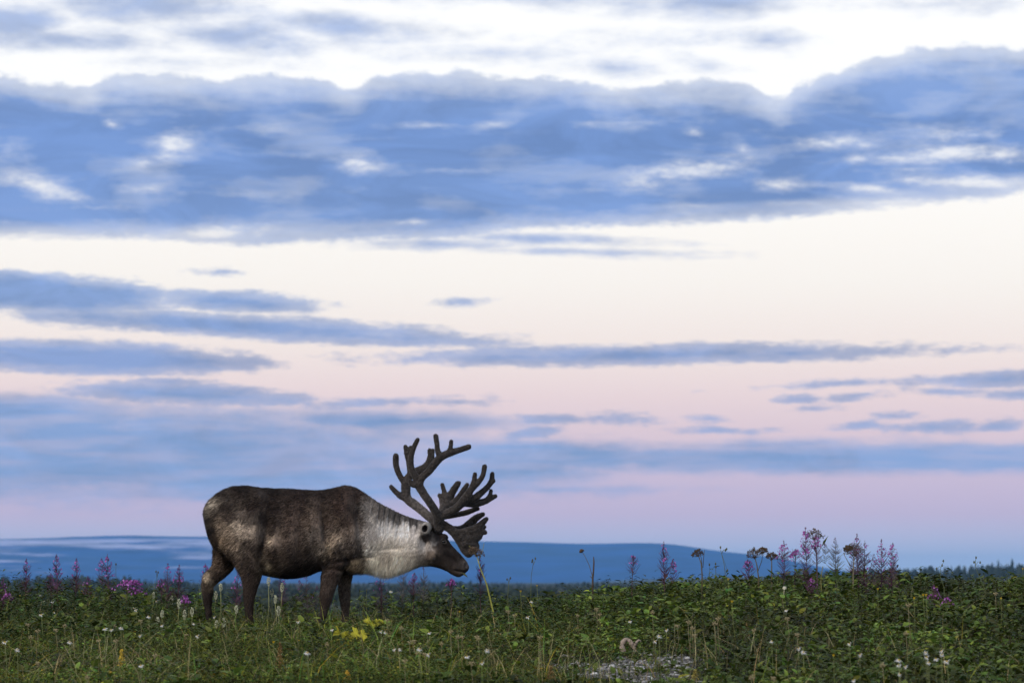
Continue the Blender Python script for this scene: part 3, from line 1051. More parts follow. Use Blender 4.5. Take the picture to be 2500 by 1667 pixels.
def antler(name, tines, label):
    mb = MB()
    for pts in tines:
        P = np.array([(*az2(p), p[2] * 0.714, p[3]) for p in pts], float)
        t = np.concatenate([[0], np.cumsum(np.linalg.norm(np.diff(P[:, :2], axis=0), axis=1))])
        Q = crom(t, P, np.linspace(0, t[-1], max(10, int(t[-1] / 5))))
        W = np.array([dz(q[0], q[1], q[3]) for q in Q])
        rad = np.maximum(Q[:, 2] * 1.12, 4) * PX + 0.0025
        mb.tube(W, rad, seg=12, flat=0.8)
        mb.ball(W[-1], rad[-1] * 0.97, seg=10, rings=8)
        mb.ball(W[0], rad[0] * 0.97, seg=10, rings=8)
    V, N, Q4, T3 = remesh(mb, 0.0046, 6, 0.5)
    x, y = to_draw(V)
    n1 = fbm(x / 12.0, y / 12.0, 3, 11)
    V = V + N * ((n1 - 0.5) * 0.0035)[:, None]
    n2 = fbm(x / 4.0, y / 4.0, 2, 12)
    c = np.array((0.040, 0.0345, 0.032)) * ((0.3 + 1.0 * n1) * (0.5 + 1.0 * n2))[:, None]
    # paler velvet on the main beams near the middle
    c *= (1 + 1.6 * np.exp(-((x - 1640) / 130) ** 2 - ((y - 590) / 110) ** 2))[:, None]
    o = mesh_np(name, V, [Q4, T3], velvet, deer, c, smooth=True)
    o['label'] = label
    # velvet: short upright hair all over
    n = 9000
    k = rng.integers(0, len(V), n)
    Nn = N[k] / (np.linalg.norm(N[k], axis=1)[:, None] + 1e-9)
    d = Nn + rng.standard_normal((n, 3)) * 0.35
    d /= np.linalg.norm(d, axis=1)[:, None]
    sd_ = np.cross(d, rng.standard_normal((n, 3)))
    sd_ /= np.linalg.norm(sd_, axis=1)[:, None] + 1e-9
    T = np.empty((n, 3, 3))
    T[:, 0] = V[k] - sd_ * 0.0012
    T[:, 1] = V[k] + sd_ * 0.0012
    T[:, 2] = V[k] + d * rng.uniform(0.003, 0.008, n)[:, None]
    cc = np.repeat(c[k] * rng.uniform(0.8, 2.6, n)[:, None], 3, axis=0)
    mesh_np('velvet', T.reshape(-1, 3), np.arange(n * 3).reshape(-1, 3), velvet, o, cc)['kind'] = 'stuff'
    return o


velvet = tint_mat('antler_velvet', (1, 1, 1), rough=0.85, noise_scale=90.0, var=0.3, spec=0.06, sheen=0.15, bump=0.6)
NEAR = [
    # burr, main beam up and back, then forward
    [(672, 985, 44, -.045), (668, 930, 42, -.06), (664, 870, 40, -.09), (632, 800, 34, -.13), (580, 720, 33, -.18), (525, 640, 34, -.21), (490, 560, 36, -.23), (520, 500, 30, -.24),
     (580, 445, 30, -.25), (640, 370, 32, -.25), (700, 305, 32, -.24), (780, 268, 29, -.23), (870, 240, 24, -.22), (962, 208, 22, -.21)],
    [(690, 300, 27, -.245), (668, 250, 22, -.24), (660, 180, 20, -.235), (648, 108, 20, -.23)],
    [(775, 262, 20, -.23), (788, 215, 17, -.225), (796, 158, 16, -.22)],
    [(490, 560, 34, -.23), (448, 480, 28, -.235), (415, 400, 25, -.235), (415, 300, 23, -.23), (440, 215, 20, -.225), (476, 142, 17, -.22)],
    [(480, 570, 28, -.23), (425, 565, 22, -.24), (400, 530, 14, -.245)],
    # second tine: long beam forward ending in a hand of points
    [(668, 890, 36, -.08), (735, 845, 34, -.10), (810, 808, 34, -.12), (880, 755, 34, -.14), (935, 690, 38, -.16), (985, 610, 28, -.17), (1045, 550, 23, -.17), (1090, 490, 20, -.17), (1112, 395, 20, -.17)],
    [(985, 610, 24, -.17), (1008, 540, 20, -.17), (1020, 465, 16, -.17)],
    [(930, 705, 36, -.15), (1010, 695, 32, -.14), (1075, 645, 26, -.13), (1135, 590, 22, -.12), (1175, 530, 21, -.115), (1185, 462, 18, -.11)],
    [(1160, 560, 20, -.12), (1200, 528, 14, -.12)],
    [(930, 740, 30, -.13), (1020, 745, 30, -.11), (1110, 722, 26, -.10), (1170, 695, 20, -.09), (1214, 672, 17, -.09)],
    [(1135, 705, 20, -.10), (1162, 665, 17, -.10), (1172, 622, 15, -.10)],
    [(740, 862, 26, -.08), (830, 850, 22, -.06), (920, 832, 22, -.04), (1000, 805, 20, -.03), (1046, 790, 16, -.03)],
    [(940, 690, 20, -.1), (985, 690, 14, -.06), (1018, 668, 13, -.05)],
    # brow shovel standing out over the muzzle
    [(676, 925, 36, -.05), (740, 958, 34, -.045), (800, 1000, 36, -.04), (850, 1055, 38, -.035), (895, 1120, 42, -.03), (930, 1180, 42, -.03), (958, 1215, 38, -.03)],
    [(830, 1025, 36, -.035), (900, 1030, 44, -.03), (980, 1010, 48, -.03), (1050, 965, 34, -.03), (1100, 915, 24, -.03), (1128, 890, 18, -.03)],
    [(890, 1070, 48, -.03), (960, 1080, 60, -.025), (1030, 1050, 50, -.02), (1085, 1010, 30, -.02), (1116, 1018, 18, -.02)],
    [(1020, 1010, 36, -.01), (1080, 975, 24, -.01), (1112, 965, 14, -.01)],
    [(920, 1130, 52, -.03), (975, 1130, 55, -.025), (1010, 1150, 46, -.02), (1005, 1190, 34, -.02)],
]
FAR = [
    [(655, 985, 40, .045), (625, 905, 38, .06), (560, 850, 36, .10), (490, 790, 36, .15), (420, 735, 38, .19), (365, 690, 36, .21), (348, 620, 38, .22), (350, 555, 40, .23), (385, 470, 32, .24), (450, 430, 38, .24), (520, 400, 36, .23), (572, 345, 33, .22), (590, 280, 30, .22), (578, 222, 18, .22)],
    [(592, 275, 26, .22), (608, 222, 16, .22)],
    [(370, 690, 30, .21), (305, 665, 26, .22), (250, 622, 21, .23), (205, 572, 17, .23)],
    [(350, 545, 30, .23), (310, 500, 24, .24), (272, 430, 23, .245), (250, 350, 24, .25), (250, 275, 24, .25)],
    [(392, 460, 26, .24), (388, 390, 26, .245), (378, 310, 28, .25), (362, 245, 28, .25), (342, 185, 17, .25)],
    [(372, 250, 24, .25), (396, 192, 16, .25)],
    # second tine of the far antler
    [(650, 900, 34, .07), (690, 850, 34, .10), (715, 790, 38, .14), (735, 740, 46, .18), (760, 690, 42, .20), (795, 630, 30, .20), (825, 580, 28, .20), (848, 540, 20, .20)],
    [(848, 560, 20, .20), (865, 535, 14, .20)],
    [(725, 740, 44, .18), (705, 690, 34, .19), (672, 655, 16, .19)],
    [(735, 680, 36, .19), (718, 620, 20, .20), (700, 555, 16, .20)],
    [(740, 760, 40, .17), (800, 740, 32, .18), (860, 680, 26, .18), (905, 610, 22, .18), (940, 555, 17, .18)],
    # far brow tine
    [(690, 940, 28, .04), (790, 980, 26, .05), (890, 980, 28, .05), (980, 920, 32, .05), (1040, 870, 28, .05), (1094, 842, 17, .05)],
]
antler('antler', NEAR, 'nearer velvet antler with a broad brow shovel over the muzzle')
antler('antler', FAR, 'farther velvet antler with a long backward point')

# --- eyes
eye_mat, nt_, b_ = mat_new('eye_dark')
b_.inputs['Base Color'].default_value = (0.010, 0.008, 0.007, 1)
b_.inputs['Roughness'].default_value = 0.06
lid_mat = tint_mat('eyelid', (0.055, 0.048, 0.045), rough=0.7, noise_scale=80, var=0.2)
for sgn in (-1, 1):
    c = dz(1774, 845, 0.0)
    # surface depth at the eye
    sel = (np.abs(zx - 1774) < 12) & (np.abs(zy - 845) < 12) & (BV2[:, 1] * sgn > 0)
    ysurf = np.abs(BV2[sel, 1]).max() if sel.any() else 0.085
    c[1] = sgn * (ysurf - 0.006)
    mb = MB()
    mb.ball(c, (0.0165, 0.014, 0.0125), seg=16, rings=10)
    e = mb.build('eye', eye_mat, deer, smooth=True)
    lid = MB()
    th = np.linspace(0, 2 * math.pi, 25)
    ring = np.stack([c[0] + 0.021 * np.cos(th), np.full(25, c[1] + sgn * 0.004), c[2] + 0.0155 * np.sin(th) - 0.006 * np.cos(th)], 1)
    lid.tube(ring, 0.0042, seg=6, cap=False)
    lid.build('eyelid', lid_mat, e, smooth=True)

# --- ears: furry cups held out sideways
ear_mat = tint_mat('ear_fur', (1, 1, 1), rough=0.8, noise_scale=120, var=0.25, sheen=0.1)


def build_ear(sgn):
    mb = MB()
    n, seg = 14, 22
    root = dz(1668, 752, sgn * 0.075)
    outer, inner = [], []
    # axis points sideways to the viewer, a little back and down; the cup opens outwards
    ax = np.array([-0.22, sgn * 0.95, -0.10])
    ax /= np.linalg.norm(ax)
    up = np.array([0.25, 0, 1.0])
    up -= (up @ ax) * ax
    up /= np.linalg.norm(up)
    rt = np.cross(up, ax) * sgn
    prof = [(0.0, 0.022), (0.018, 0.034), (0.038, 0.044), (0.058, 0.048), (0.078, 0.046), (0.094, 0.040), (0.100, 0.033)]
    pin = [(0.098, 0.027), (0.080, 0.032), (0.055, 0.026), (0.038, 0.014), (0.034, 0.003)]
    rings, cols = [], []
    a = np.arange(seg) * 2 * math.pi / seg
    for (h, r), ins in [(q, 0) for q in prof] + [(q, 1) for q in pin]:
        rr = r * (1 + 0.10 * np.cos(a - 0.6))
        P = root + ax * h + (np.cos(a) * rr * 1.02)[:, None] * up + (np.sin(a) * rr * 0.82)[:, None] * rt
        P = P + rng.standard_normal(P.shape) * 0.0012
        rings.append(P)
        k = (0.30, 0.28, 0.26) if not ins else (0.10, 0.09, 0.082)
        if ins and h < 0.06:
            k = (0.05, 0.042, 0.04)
        cols.append(np.broadcast_to(np.array(k), (seg, 3)))
    V = np.concatenate(rings)
    q = []
    for i in range(len(rings) - 1):
        for k in range(seg):
            k2 = (k + 1) % seg
            q.append((i * seg + k, i * seg + k2, (i + 1) * seg + k2, (i + 1) * seg + k))
    mb.add(V, None, q, np.concatenate(cols))
    # hair round the rim and the back of the ear
    for i in range(420):
        ri = rng.integers(1, 8)
        k = rng.integers(0, seg)
        P = rings[ri][k]
        d = ax * 0.8 + (P - (root + ax * prof[min(ri, 6)][0])) * 12 * rng.uniform(0.3, 1.0) + rng.standard_normal(3) * 0.25
        d /= np.linalg.norm(d)
        s = np.cross(d, ax + 0.01)
        s /= np.linalg.norm(s) + 1e-9
        L = rng.uniform(0.008, 0.02)
        g = rng.uniform(0.6, 1.25)
        mb.add([P - s * .0012, P + s * .0012, P + d * L], [(0, 1, 2)], None, np.array((0.30, 0.275, 0.25)) * g)
    mb.build('ear', ear_mat, deer, smooth=True)


build_ear(-1)
build_ear(1)

# --- hooves
hoof_mat = tint_mat('hoof_horn', (0.02, 0.018, 0.016), rough=0.4, noise_scale=60, var=0.3)
for k, (pts, dy, dp) in LEGS.items():
    p = dz(pts[-1][0], 1466, dy)
    fwd = -1 if k == 'nf' else 1
    mb = MB()
    for s in (-1, 1):
        c = p + np.array((0.012, s * 0.020, 0.020))
        prof = [((-0.045, 0.026), 0.020), ((-0.01, 0.030), 0.026), ((0.035, 0.018), 0.024), ((0.066, 0.004), 0.008)]
        P = np.array([c + np.array((a_, 0, b2 - 0.024)) for (a_, b2), r_ in prof])
        mb.tube(P, [r_ for _, r_ in prof], seg=10, flat=0.75)
    mb.build('hoof', hoof_mat, deer, smooth=True)

# ------------------------------------------------------------------ ground vegetation
def ray_y(u, v, h, y0=15.0, y1=29.5):
    """distance at which photo pixel (u, v) is h metres above the ground"""
    ys = np.linspace(y0, y1, 300)
    x, y = (u - 1250.0) / F, (833.5 - v) / F
    d = np.array([x, CP - y * SPI, SPI + y * CP])
    k = ys / d[1]
    z = CAMZ + d[2] * k
    g = z - gz(d[0] * k, ys)
    i = int(np.argmin(np.abs(g - h)))
    return float(ys[i])


GRAVEL = (at(1546, 1634, 20.4)[0], 20.40, 0.50, 1.45)     # centre x, y, half widths


def gravel_mask(x, y):
    dy = y - GRAVEL[1]
    q = 0.25 + ((x - GRAVEL[0]) / GRAVEL[2]) ** 2 + (np.where(dy < 0, dy / 1.6, dy) / GRAVEL[3]) ** 2
    return q + 2.4 * (fbm(x * 7.0, y * 2.2, 3, 77) - 0.5)


def deer_clear(x, y):
    """1 close to the animal, where the plants are trodden and grazed low"""
    return np.exp(-((x + 1.55) / 1.1) ** 4 - ((y - 25.9) / 1.0) ** 2)


def veg_h(x, y):
    """height of the leaf canopy"""
    left = 0.355 * sstep(y, 22.5, 26.0) * (1 - sstep(x, -2.75, -2.2))
    mid = 0.30 * sstep(y, 20.5, 25.5) * sstep(x, -1.0, 0.5)
    right = (0.12 + 0.145 * sstep(y, 18.5, 25.0)) * sstep(x, 0.5, 1.5)
    h = np.maximum(np.maximum(left, mid), right)
    h = np.maximum(h, 0.10 + 0.06 * sstep(y, 18, 24))
    h = np.maximum(h, 0.29 * sstep(y, 26.6, 27.6))
    h = h * (0.45 + 0.75 * fbm(x * 1.6, y * 1.0, 3, 13) + 0.35 * fbm(x * 5.0, y * 3.0, 2, 15))
    h = h * (1 - 0.45 * deer_clear(x, y))
    h = h * (0.25 + 0.75 * sstep(gravel_mask(x, y), 0.9, 1.8))
    front = np.exp(-((x - GRAVEL[0]) / 0.6) ** 4) * (1 - sstep(y, 20.0, 21.5))
    return h * (1 - 0.75 * front)


def scatter(n, y0, y1, dens=None, far_bias=1.0):
    out_x, out_y = [], []
    got = 0
    while got < n:
        m = int((n - got) * 2.2) + 200
        y = y0 + (y1 - y0) * rng.random(m) ** far_bias
        x = rng.uniform(-1, 1, m) * (0.165 * y1 + 0.7)
        ok = np.abs(x) < 0.165 * y + 0.7
        p = np.ones(m) if dens is None else dens(x, y)
        p = p * (0.22 + 0.78 * sstep(gravel_mask(x, y), 0.6, 1.3))
        ok &= rng.random(m) < p
        out_x.append(x[ok])
        out_y.append(y[ok])
        got += ok.sum()
    return np.concatenate(out_x)[:n], np.concatenate(out_y)[:n]


def unit(v):
    return v / (np.linalg.norm(v, axis=1)[:, None] + 1e-9)


def leaves_obj(name, P, D, L, W, col, mat, label, cat, bend=0.3, fold=0.18, parent=None):
    """many pointed leaves as one mesh"""
    n = len(P)
    D = unit(D)
    S = np.cross(D, np.array([0, 0, 1.0]) + rng.standard_normal((n, 3)) * 0.25)
    S = unit(S)
    N = np.cross(S, D)
    L = L[:, None]
    W = W[:, None]
    V = np.empty((n, 7, 3))
    V[:, 0] = P
    V[:, 1] = P + D * L * .30 + S * W * .46 + N * W * fold
    V[:, 2] = P + D * L * .32
    V[:, 3] = P + D * L * .30 - S * W * .46 + N * W * fold
    V[:, 4] = P + D * L * .68 + S * W * .34 + N * (W * fold * .6 - bend * .45 * L)
    V[:, 5] = P + D * L * .68 - S * W * .34 + N * (W * fold * .6 - bend * .45 * L)
    V[:, 6] = P + D * L * .98 - N * bend * L
    T = np.array([(0, 2, 1), (0, 3, 2), (1, 2, 4), (2, 3, 5), (2, 5, 4), (4, 5, 6)])
    Fc = (np.arange(n)[:, None, None] * 7 + T[None]).reshape(-1, 3)
    c = np.repeat(col, 7, axis=0)
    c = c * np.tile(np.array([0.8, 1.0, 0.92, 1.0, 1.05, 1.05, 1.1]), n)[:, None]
    o = mesh_np(name, V.reshape(-1, 3), Fc, mat, parent, c, smooth=False)
    if parent is None:
        tag(o, label, cat, kind='stuff')
    return o


def blades_obj(name, P, H, lean_dir, lean, W, col, mat, label, cat):
    """curved grass blades as one mesh"""
    n = len(P)
    ts = np.array([0.0, 0.4, 0.75, 1.0])
    V = np.empty((n, 7, 3))
    ld = np.stack([np.cos(lean_dir), np.sin(lean_dir), np.zeros(n)], 1)
    face = rng.uniform(-0.9, 0.9, n)
    S = np.stack([np.cos(face), np.sin(face), np.zeros(n)], 1)
    for k, t in enumerate(ts):
        c = P + np.array([0, 0, 1.0]) * (H * t * (1 - 0.25 * lean * t))[:, None] + ld * (H * lean * t * t)[:, None]
        w = (W * (1 - t) ** 0.6 * 0.5)[:, None]
        if k < 3:
            V[:, 2 * k] = c - S * w
            V[:, 2 * k + 1] = c + S * w
        else:
            V[:, 6] = c
    T = np.array([(0, 1, 3), (0, 3, 2), (2, 3, 5), (2, 5, 4), (4, 5, 6)])
    Fc = (np.arange(n)[:, None, None] * 7 + T[None]).reshape(-1, 3)
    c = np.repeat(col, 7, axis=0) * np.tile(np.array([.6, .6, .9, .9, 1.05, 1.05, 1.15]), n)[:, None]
    return tag(mesh_np(name, V.reshape(-1, 3), Fc, mat, None, c), label, cat, kind='stuff')


leaf_mat = tint_mat('green_leaf', (1, 1, 1), rough=0.55, noise_scale=40, var=0.2, spec=0.14, translucent=0.25)
dull_leaf = tint_mat('dull_leaf', (1, 1, 1), rough=0.7, noise_scale=40, var=0.25, spec=0.06, translucent=0.2)
grass_mat = tint_mat('grass_blade', (1, 1, 1), rough=0.6, noise_scale=20, var=0.25, spec=0.10, translucent=0.2)
petal_mat = tint_mat('petal', (1, 1, 1), rough=0.6, noise_scale=60, var=0.15, spec=0.2, translucent=0.25)
stalk_mat = tint_mat('plant_stalk', (1, 1, 1), rough=0.7, noise_scale=30, var=0.25, spec=0.2)


def hue(n, base, spread=0.35, warm=0.25):
    g = 1 + spread * (rng.random(n) * 2 - 1)
    w = rng.standard_normal(n) * warm
    c = np.array(base)[None, :] * g[:, None]
    c[:, 0] *= 1 + w
    c[:, 2] *= 1 - 0.3 * w
    return np.clip(c, 0.003, 0.8)


# 1. broad-leaved plants covering the bank on the right
def broad():
    """shoots, each carrying a tuft of leaves spread like a rosette"""
    ns = 11500
    x, y = scatter(ns, 17.2, 30.0, lambda x, y: 0.05 + 0.30 * sstep(fbm(x * 1.6, y * 1.0, 3, 95), 0.42, 0.6) + 0.65 * sstep(x + 0.25 * (y - 22) * 0.2 + 1.2 * (fbm(x * .8, y * .6, 3, 5) - .5), 0.15, 1.1))
    h = veg_h(x, y)
    zt = gz(x, y) + h * rng.random(ns) ** 0.45
    size = rng.uniform(0.022, 0.078, ns) * (0.65 + 0.7 * fbm(x * 2.0, y * 1.4, 2, 91))
    tone = (0.02 + 1.8 * fbm(x * 1.5, y * 0.9, 3, 19) ** 1.4) * rng.uniform(0.4, 1.6, ns)
    tilt = rng.standard_normal((ns, 2)) * 0.3
    nl = 6
    m = ns * nl
    k = np.repeat(np.arange(ns), nl)
    a = np.tile(np.arange(nl), ns) * 2.4 + np.repeat(rng.uniform(0, 6.3, ns), nl) + rng.standard_normal(m) * 0.3
    tier = np.tile(np.arange(nl) / nl, ns)
    D = np.stack([np.cos(a) + tilt[k, 0] * 0.4, np.sin(a) - 0.25, 0.15 + 0.7 * (1 - tier) - 0.45 * tier + rng.standard_normal(m) * 0.15], 1)
    P = np.stack([x[k], y[k], zt[k] - tier * 0.05], 1) + rng.standard_normal((m, 3)) * 0.008
    L = size[k] * rng.uniform(0.7, 1.2, m)
    W = L * rng.uniform(0.42, 0.66, m)
    col = hue(m, (0.080, 0.114, 0.017), 0.45, 0.16) * tone[k][:, None]
    pick = rng.random(m) < 0.03
    col[pick] *= np.array((1.9, 1.6, 0.9))
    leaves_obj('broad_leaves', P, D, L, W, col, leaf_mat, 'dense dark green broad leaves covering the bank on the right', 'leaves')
    # their stems
    st = MB()
    P0 = np.stack([x, y, gz(x, y)], 1)
    P1 = np.stack([x, y, zt], 1)
    w = np.array([0.0022, 0, 0])
    V = np.stack([P0 - w, P0 + w, P1 + w * .6, P1 - w * .6], 1).reshape(-1, 3)
    st.add(V, None, np.arange(ns * 4).reshape(-1, 4), (0.06, 0.06, 0.025))
    tag(st.build('leaf_stems', stalk_mat), 'thin stems under the broad leaves on the right bank', 'stems', kind='stuff')


# 2. small creeping leaves in the foreground on the left
def creeping():
    n = 60000
    x, y = scatter(n, 17.2, 27.5, lambda x, y: (1 - sstep(x, 0.4, 1.4)) * (1 - 0.6 * sstep(y, 20.5, 24)), 1.25)
    h = np.minimum(veg_h(x, y), 0.15)
    z = gz(x, y) + h * rng.random(n) ** 0.5
    a = rng.uniform(0, 2 * math.pi, n)
    D = np.stack([np.cos(a), np.sin(a) - 0.3, rng.uniform(-0.1, 0.9, n)], 1)
    L = rng.uniform(0.010, 0.026, n)
    patch = fbm(x * 1.4, y * 0.9, 3, 23)[:, None]
    col = hue(n, (0.064, 0.090, 0.014), 0.6, 0.25) * (0.1 + 1.7 * patch ** 1.3)
    hi = rng.random(n) < 0.06
    col[hi] *= 2.3
    brown = rng.random(n) < 0.10 + 0.25 * sstep(fbm(x * 2, y * 1.2, 2, 29), 0.55, 0.75)
    col[brown] *= np.array((1.5, 0.95, 0.8))
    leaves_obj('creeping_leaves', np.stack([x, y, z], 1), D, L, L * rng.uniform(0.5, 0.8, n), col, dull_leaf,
               'low creeping small-leaved ground cover in the left foreground', 'ground cover')


# 3. tall leafy undergrowth with narrow leaves behind and beside the reindeer
def narrow():
    n = 26000
    x, y = scatter(n, 22.5, 30.5, lambda x, y: np.maximum((1 - sstep(x, -2.6, -2.1)), 0.75 * sstep(x, -1.1, -0.3) * (1 - sstep(x, 0.8, 2.0)))
                   + 0.10, 1.0)
    h = veg_h(x, y)
    # leaves sit on upright shoots
    k = rng.integers(0, 500, n)
    z = gz(x, y) + h * rng.random(n) ** 0.5 * (0.7 + 0.6 * vnoise(x * 7, y * 5, 3))
    a = rng.uniform(0, 2 * math.pi, n)
    D = np.stack([np.cos(a), np.sin(a), rng.uniform(-0.1, 0.9, n)], 1)
    L = rng.uniform(0.035, 0.075, n)
    col = hue(n, (0.040, 0.060, 0.015), 0.5, 0.2) * (0.35 + 1.2 * fbm(x * 1.3, y, 3, 37)[:, None])
    leaves_obj('narrow_leaves', np.stack([x, y, z], 1), D, L, L * rng.uniform(0.16, 0.3, n), col, dull_leaf,
               'dark narrow-leaved undergrowth behind and beside the reindeer', 'undergrowth')


# 4. grass
def grass():
    def dens(x, y):
        cl = sstep(fbm(x * 2.2, y * 1.3, 3, 47), 0.40, 0.62)
        return (0.15 + 0.85 * cl) * (0.25 + 0.75 * (1 - sstep(x, -0.2, 1.0)))
    n = 28000
    x, y = scatter(n, 17.2, 31.0, dens, 1.0)
    P = np.stack([x, y, gz(x, y) - 0.005], 1)
    H = (0.04 + 0.13 * rng.random(n) ** 1.7) * (0.6 + 0.8 * fbm(x * 1.2, y * .8, 2, 53)) + 0.45 * veg_h(x, y) * rng.random(n)
    H *= 1 - 0.25 * deer_clear(x, y)
    col = hue(n, (0.064, 0.080, 0.017), 0.6, 0.25) * (0.3 + 1.3 * fbm(x * 1.5, y, 3, 59)[:, None])
    hi = rng.random(n) < 0.07
    col[hi] *= np.array((3.2, 3.0, 2.2))
    H[hi] *= 1.6
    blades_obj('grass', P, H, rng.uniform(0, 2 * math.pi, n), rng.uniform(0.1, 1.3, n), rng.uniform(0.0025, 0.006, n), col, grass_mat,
               'green meadow grass growing all over the rise', 'grass')
    n = 2300
    x, y = scatter(n, 17.2, 29.0, lambda x, y: (0.2 + 0.8 * sstep(fbm(x * 1.7, y * 1.1, 3, 67), 0.45, 0.6)) * (0.5 + 0.5 * (1 - sstep(x, 0.2, 1.4))), 1.0)
    P = np.stack([x, y, gz(x, y) - 0.005], 1)
    H = rng.uniform(0.10, 0.34, n) * (1 - 0.2 * deer_clear(x, y))
    col = hue(n, (0.32, 0.275, 0.14), 0.7, 0.12)
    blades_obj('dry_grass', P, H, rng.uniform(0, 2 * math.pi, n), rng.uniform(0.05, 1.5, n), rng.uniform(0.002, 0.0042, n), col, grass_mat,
               'thin dry straw-coloured grass stems scattered through the meadow', 'dry grass')


broad()
creeping()
narrow()
grass()


# --- far forest: a dark mass of trees along the edge of the plain
def tree_mesh(mb, x, y, z, h, w, tone, spruce=True, seg=6):
    c = np.array((0.020, 0.026, 0.020)) * tone
    if spruce:
        nl = 4
        for i in range(nl):
            f0 = 0.06 + 0.9 * i / nl
            f1 = min(1.0, f0 + 0.42)
            r = w * (1 - f0) * random.uniform(0.8, 1.2)
            a0 = random.random() * 6
            a = a0 + np.arange(seg) * 2 * math.pi / seg
            rr = r * (0.7 + 0.6 * rng.random(seg))
            V = np.concatenate([np.stack([x + rr * np.cos(a), y + rr * np.sin(a), np.full(seg, z + h * f0) - rr * 0.15], 1), [[x, y, z + h * f1]]])
            mb.add(V, [(k, (k + 1) % seg, seg) for k in range(seg)], None, c * random.uniform(0.7, 1.3))
    else:
        for i in range(4):
            r = w * random.uniform(0.5, 0.95)
            q = np.array((x + random.uniform(-.5, .5) * w, y + random.uniform(-.4, .4) * w, z + h * random.uniform(0.35, 0.8)))
            mb.ball(q, (r, r, h * random.uniform(0.22, 0.36)), c * random.uniform(0.7, 1.35), seg=6, rings=4)


forest_mat = tint_mat('far_forest', (1, 1, 1), rough=1.0, noise_scale=0.6, var=0.3, spec=0.0)


def build_forest():
    mb = MB()
    for i in range(3200):                      # woodland one to three kilometres off
        y = random.uniform(1300, 2900)
        x = random.uniform(-0.24, 0.11) * y
        u = 1250 + x / y * F
        nz_ = float(fbm(np.array([u / 38.0]), np.array([1.0]), 3, 4)[0]) - 0.45
        want = 13 * float(1 - sstep(u, 250, 620)) - 4 + 16 * nz_ + random.uniform(-14, 4)
        g = float(gz(x, y))
        h = min(max(2.0, (CAMZ - g) + want / F * y), 13.0)
        tree_mesh(mb, x, y, g - 0.2, h * 1.05, h * random.uniform(0.14, 0.30), random.uniform(0.7, 1.5), spruce=random.random() < 0.8)
    for i in range(3400):                      # low scrub on the plain in front of it
        y = random.uniform(200, 1300)
        x = random.uniform(-0.24, 0.11) * y
        h = random.uniform(0.5, 1.9)
        tree_mesh(mb, x, y, float(gz(x, y)) - 0.1, h, h * random.uniform(0.4, 0.9), random.uniform(0.7, 1.8), spruce=random.random() < 0.3, seg=5)
    for i in range(1700):                      # the wood on the right
        y = random.uniform(1750, 2600)
        x = random.uniform(0.075, 0.27) * y
        h = random.uniform(4.0, 8.5)
        tree_mesh(mb, x, y, float(gz(x, y)) - 0.2, h, h * random.uniform(0.14, 0.24), random.uniform(0.7, 1.5), spruce=random.random() < 0.9)
    tag(mb.build('forest', forest_mat), 'dark low forest along the far edge of the plain below the blue fells', 'forest', kind='stuff')


build_forest()

# a few spruces of the right-hand wood stand clear of the rest
SPRUCES = [(2471, 1361, 2065, 'tallest pointed spruce rising over the far wood by the right edge'),
           (2437, 1364, 2100, 'slim spruce just left of the tallest one on the right skyline'),
           (2422, 1371, 2082, 'second slim spruce left of the tallest one on the right skyline'),
           (2490, 1374, 2117, 'low spruce right of the tallest one at the picture edge'),
           (2388, 1377, 2152, 'short spruce on the skyline right of the tall bud stalk'),
           (2208, 1386, 2205, 'lone spruce at the left end of the right-hand far wood'),
           (2240, 1392, 2275, 'small spruce just right of the lone one on the skyline')]
bark = tint_mat('spruce_bark', (0.05, 0.04, 0.032), rough=0.95, noise_scale=2.0, var=0.3)
for (u, v, Y, lab) in SPRUCES:
    top = at(u, v, Y)
    g = float(gz(top[0], Y))
    h = top[2] - g
    t = empty('spruce_tree', (top[0], Y, g))
    tag(t, lab, 'spruce tree', 'spruces standing out of the far wood')
    mb = MB()
    mb.tube([(0, 0, -0.2), (0, 0, h * 0.5), (0, 0, h * 0.96)], [0.16, 0.1, 0.03], seg=6)
    mb.build('trunk', bark, t)
    mb = MB()
    for i in range(14):
        f0 = 0.08 + 0.86 * i / 14
        r = h * 0.19 * (1 - f0) ** 0.85 + 0.12
        seg = 9
        a = random.random() * 6 + np.arange(seg) * 2 * math.pi / seg
        rr = r * (0.55 + 0.8 * rng.random(seg))
        V = np.concatenate([np.stack([rr * np.cos(a), rr * np.sin(a), h * f0 - rr * 0.35 * rng.random(seg)], 1), [[0, 0, h * min(1.0, f0 + 0.14)]]])
        mb.add(V, [(k, (k + 1) % seg, seg) for k in range(seg)], None, np.array((0.020, 0.028, 0.022)) * random.uniform(0.7, 1.3))
    mb.build('crown', forest_mat, t)

# ------------------------------------------------------------------ single plants
def stand(u, v, h, y0=15.6, y1=29.5):
    """foot point on the ground of a plant h metres tall whose top is seen at photo pixel (u, v), and its top"""
    Y = ray_y(u, v, h, y0, y1)
    top = at(u, v, Y)
    foot = np.array([top[0], Y, float(gz(top[0], Y))])
    return foot, top


def foot_of(u, v, Y):
    top = at(u, v, Y)
    foot = np.array([top[0] + random.uniform(-.02, .02), Y, float(gz(top[0], Y))])
    return foot, top - foot


GREEN_D = (0.045, 0.068, 0.024)


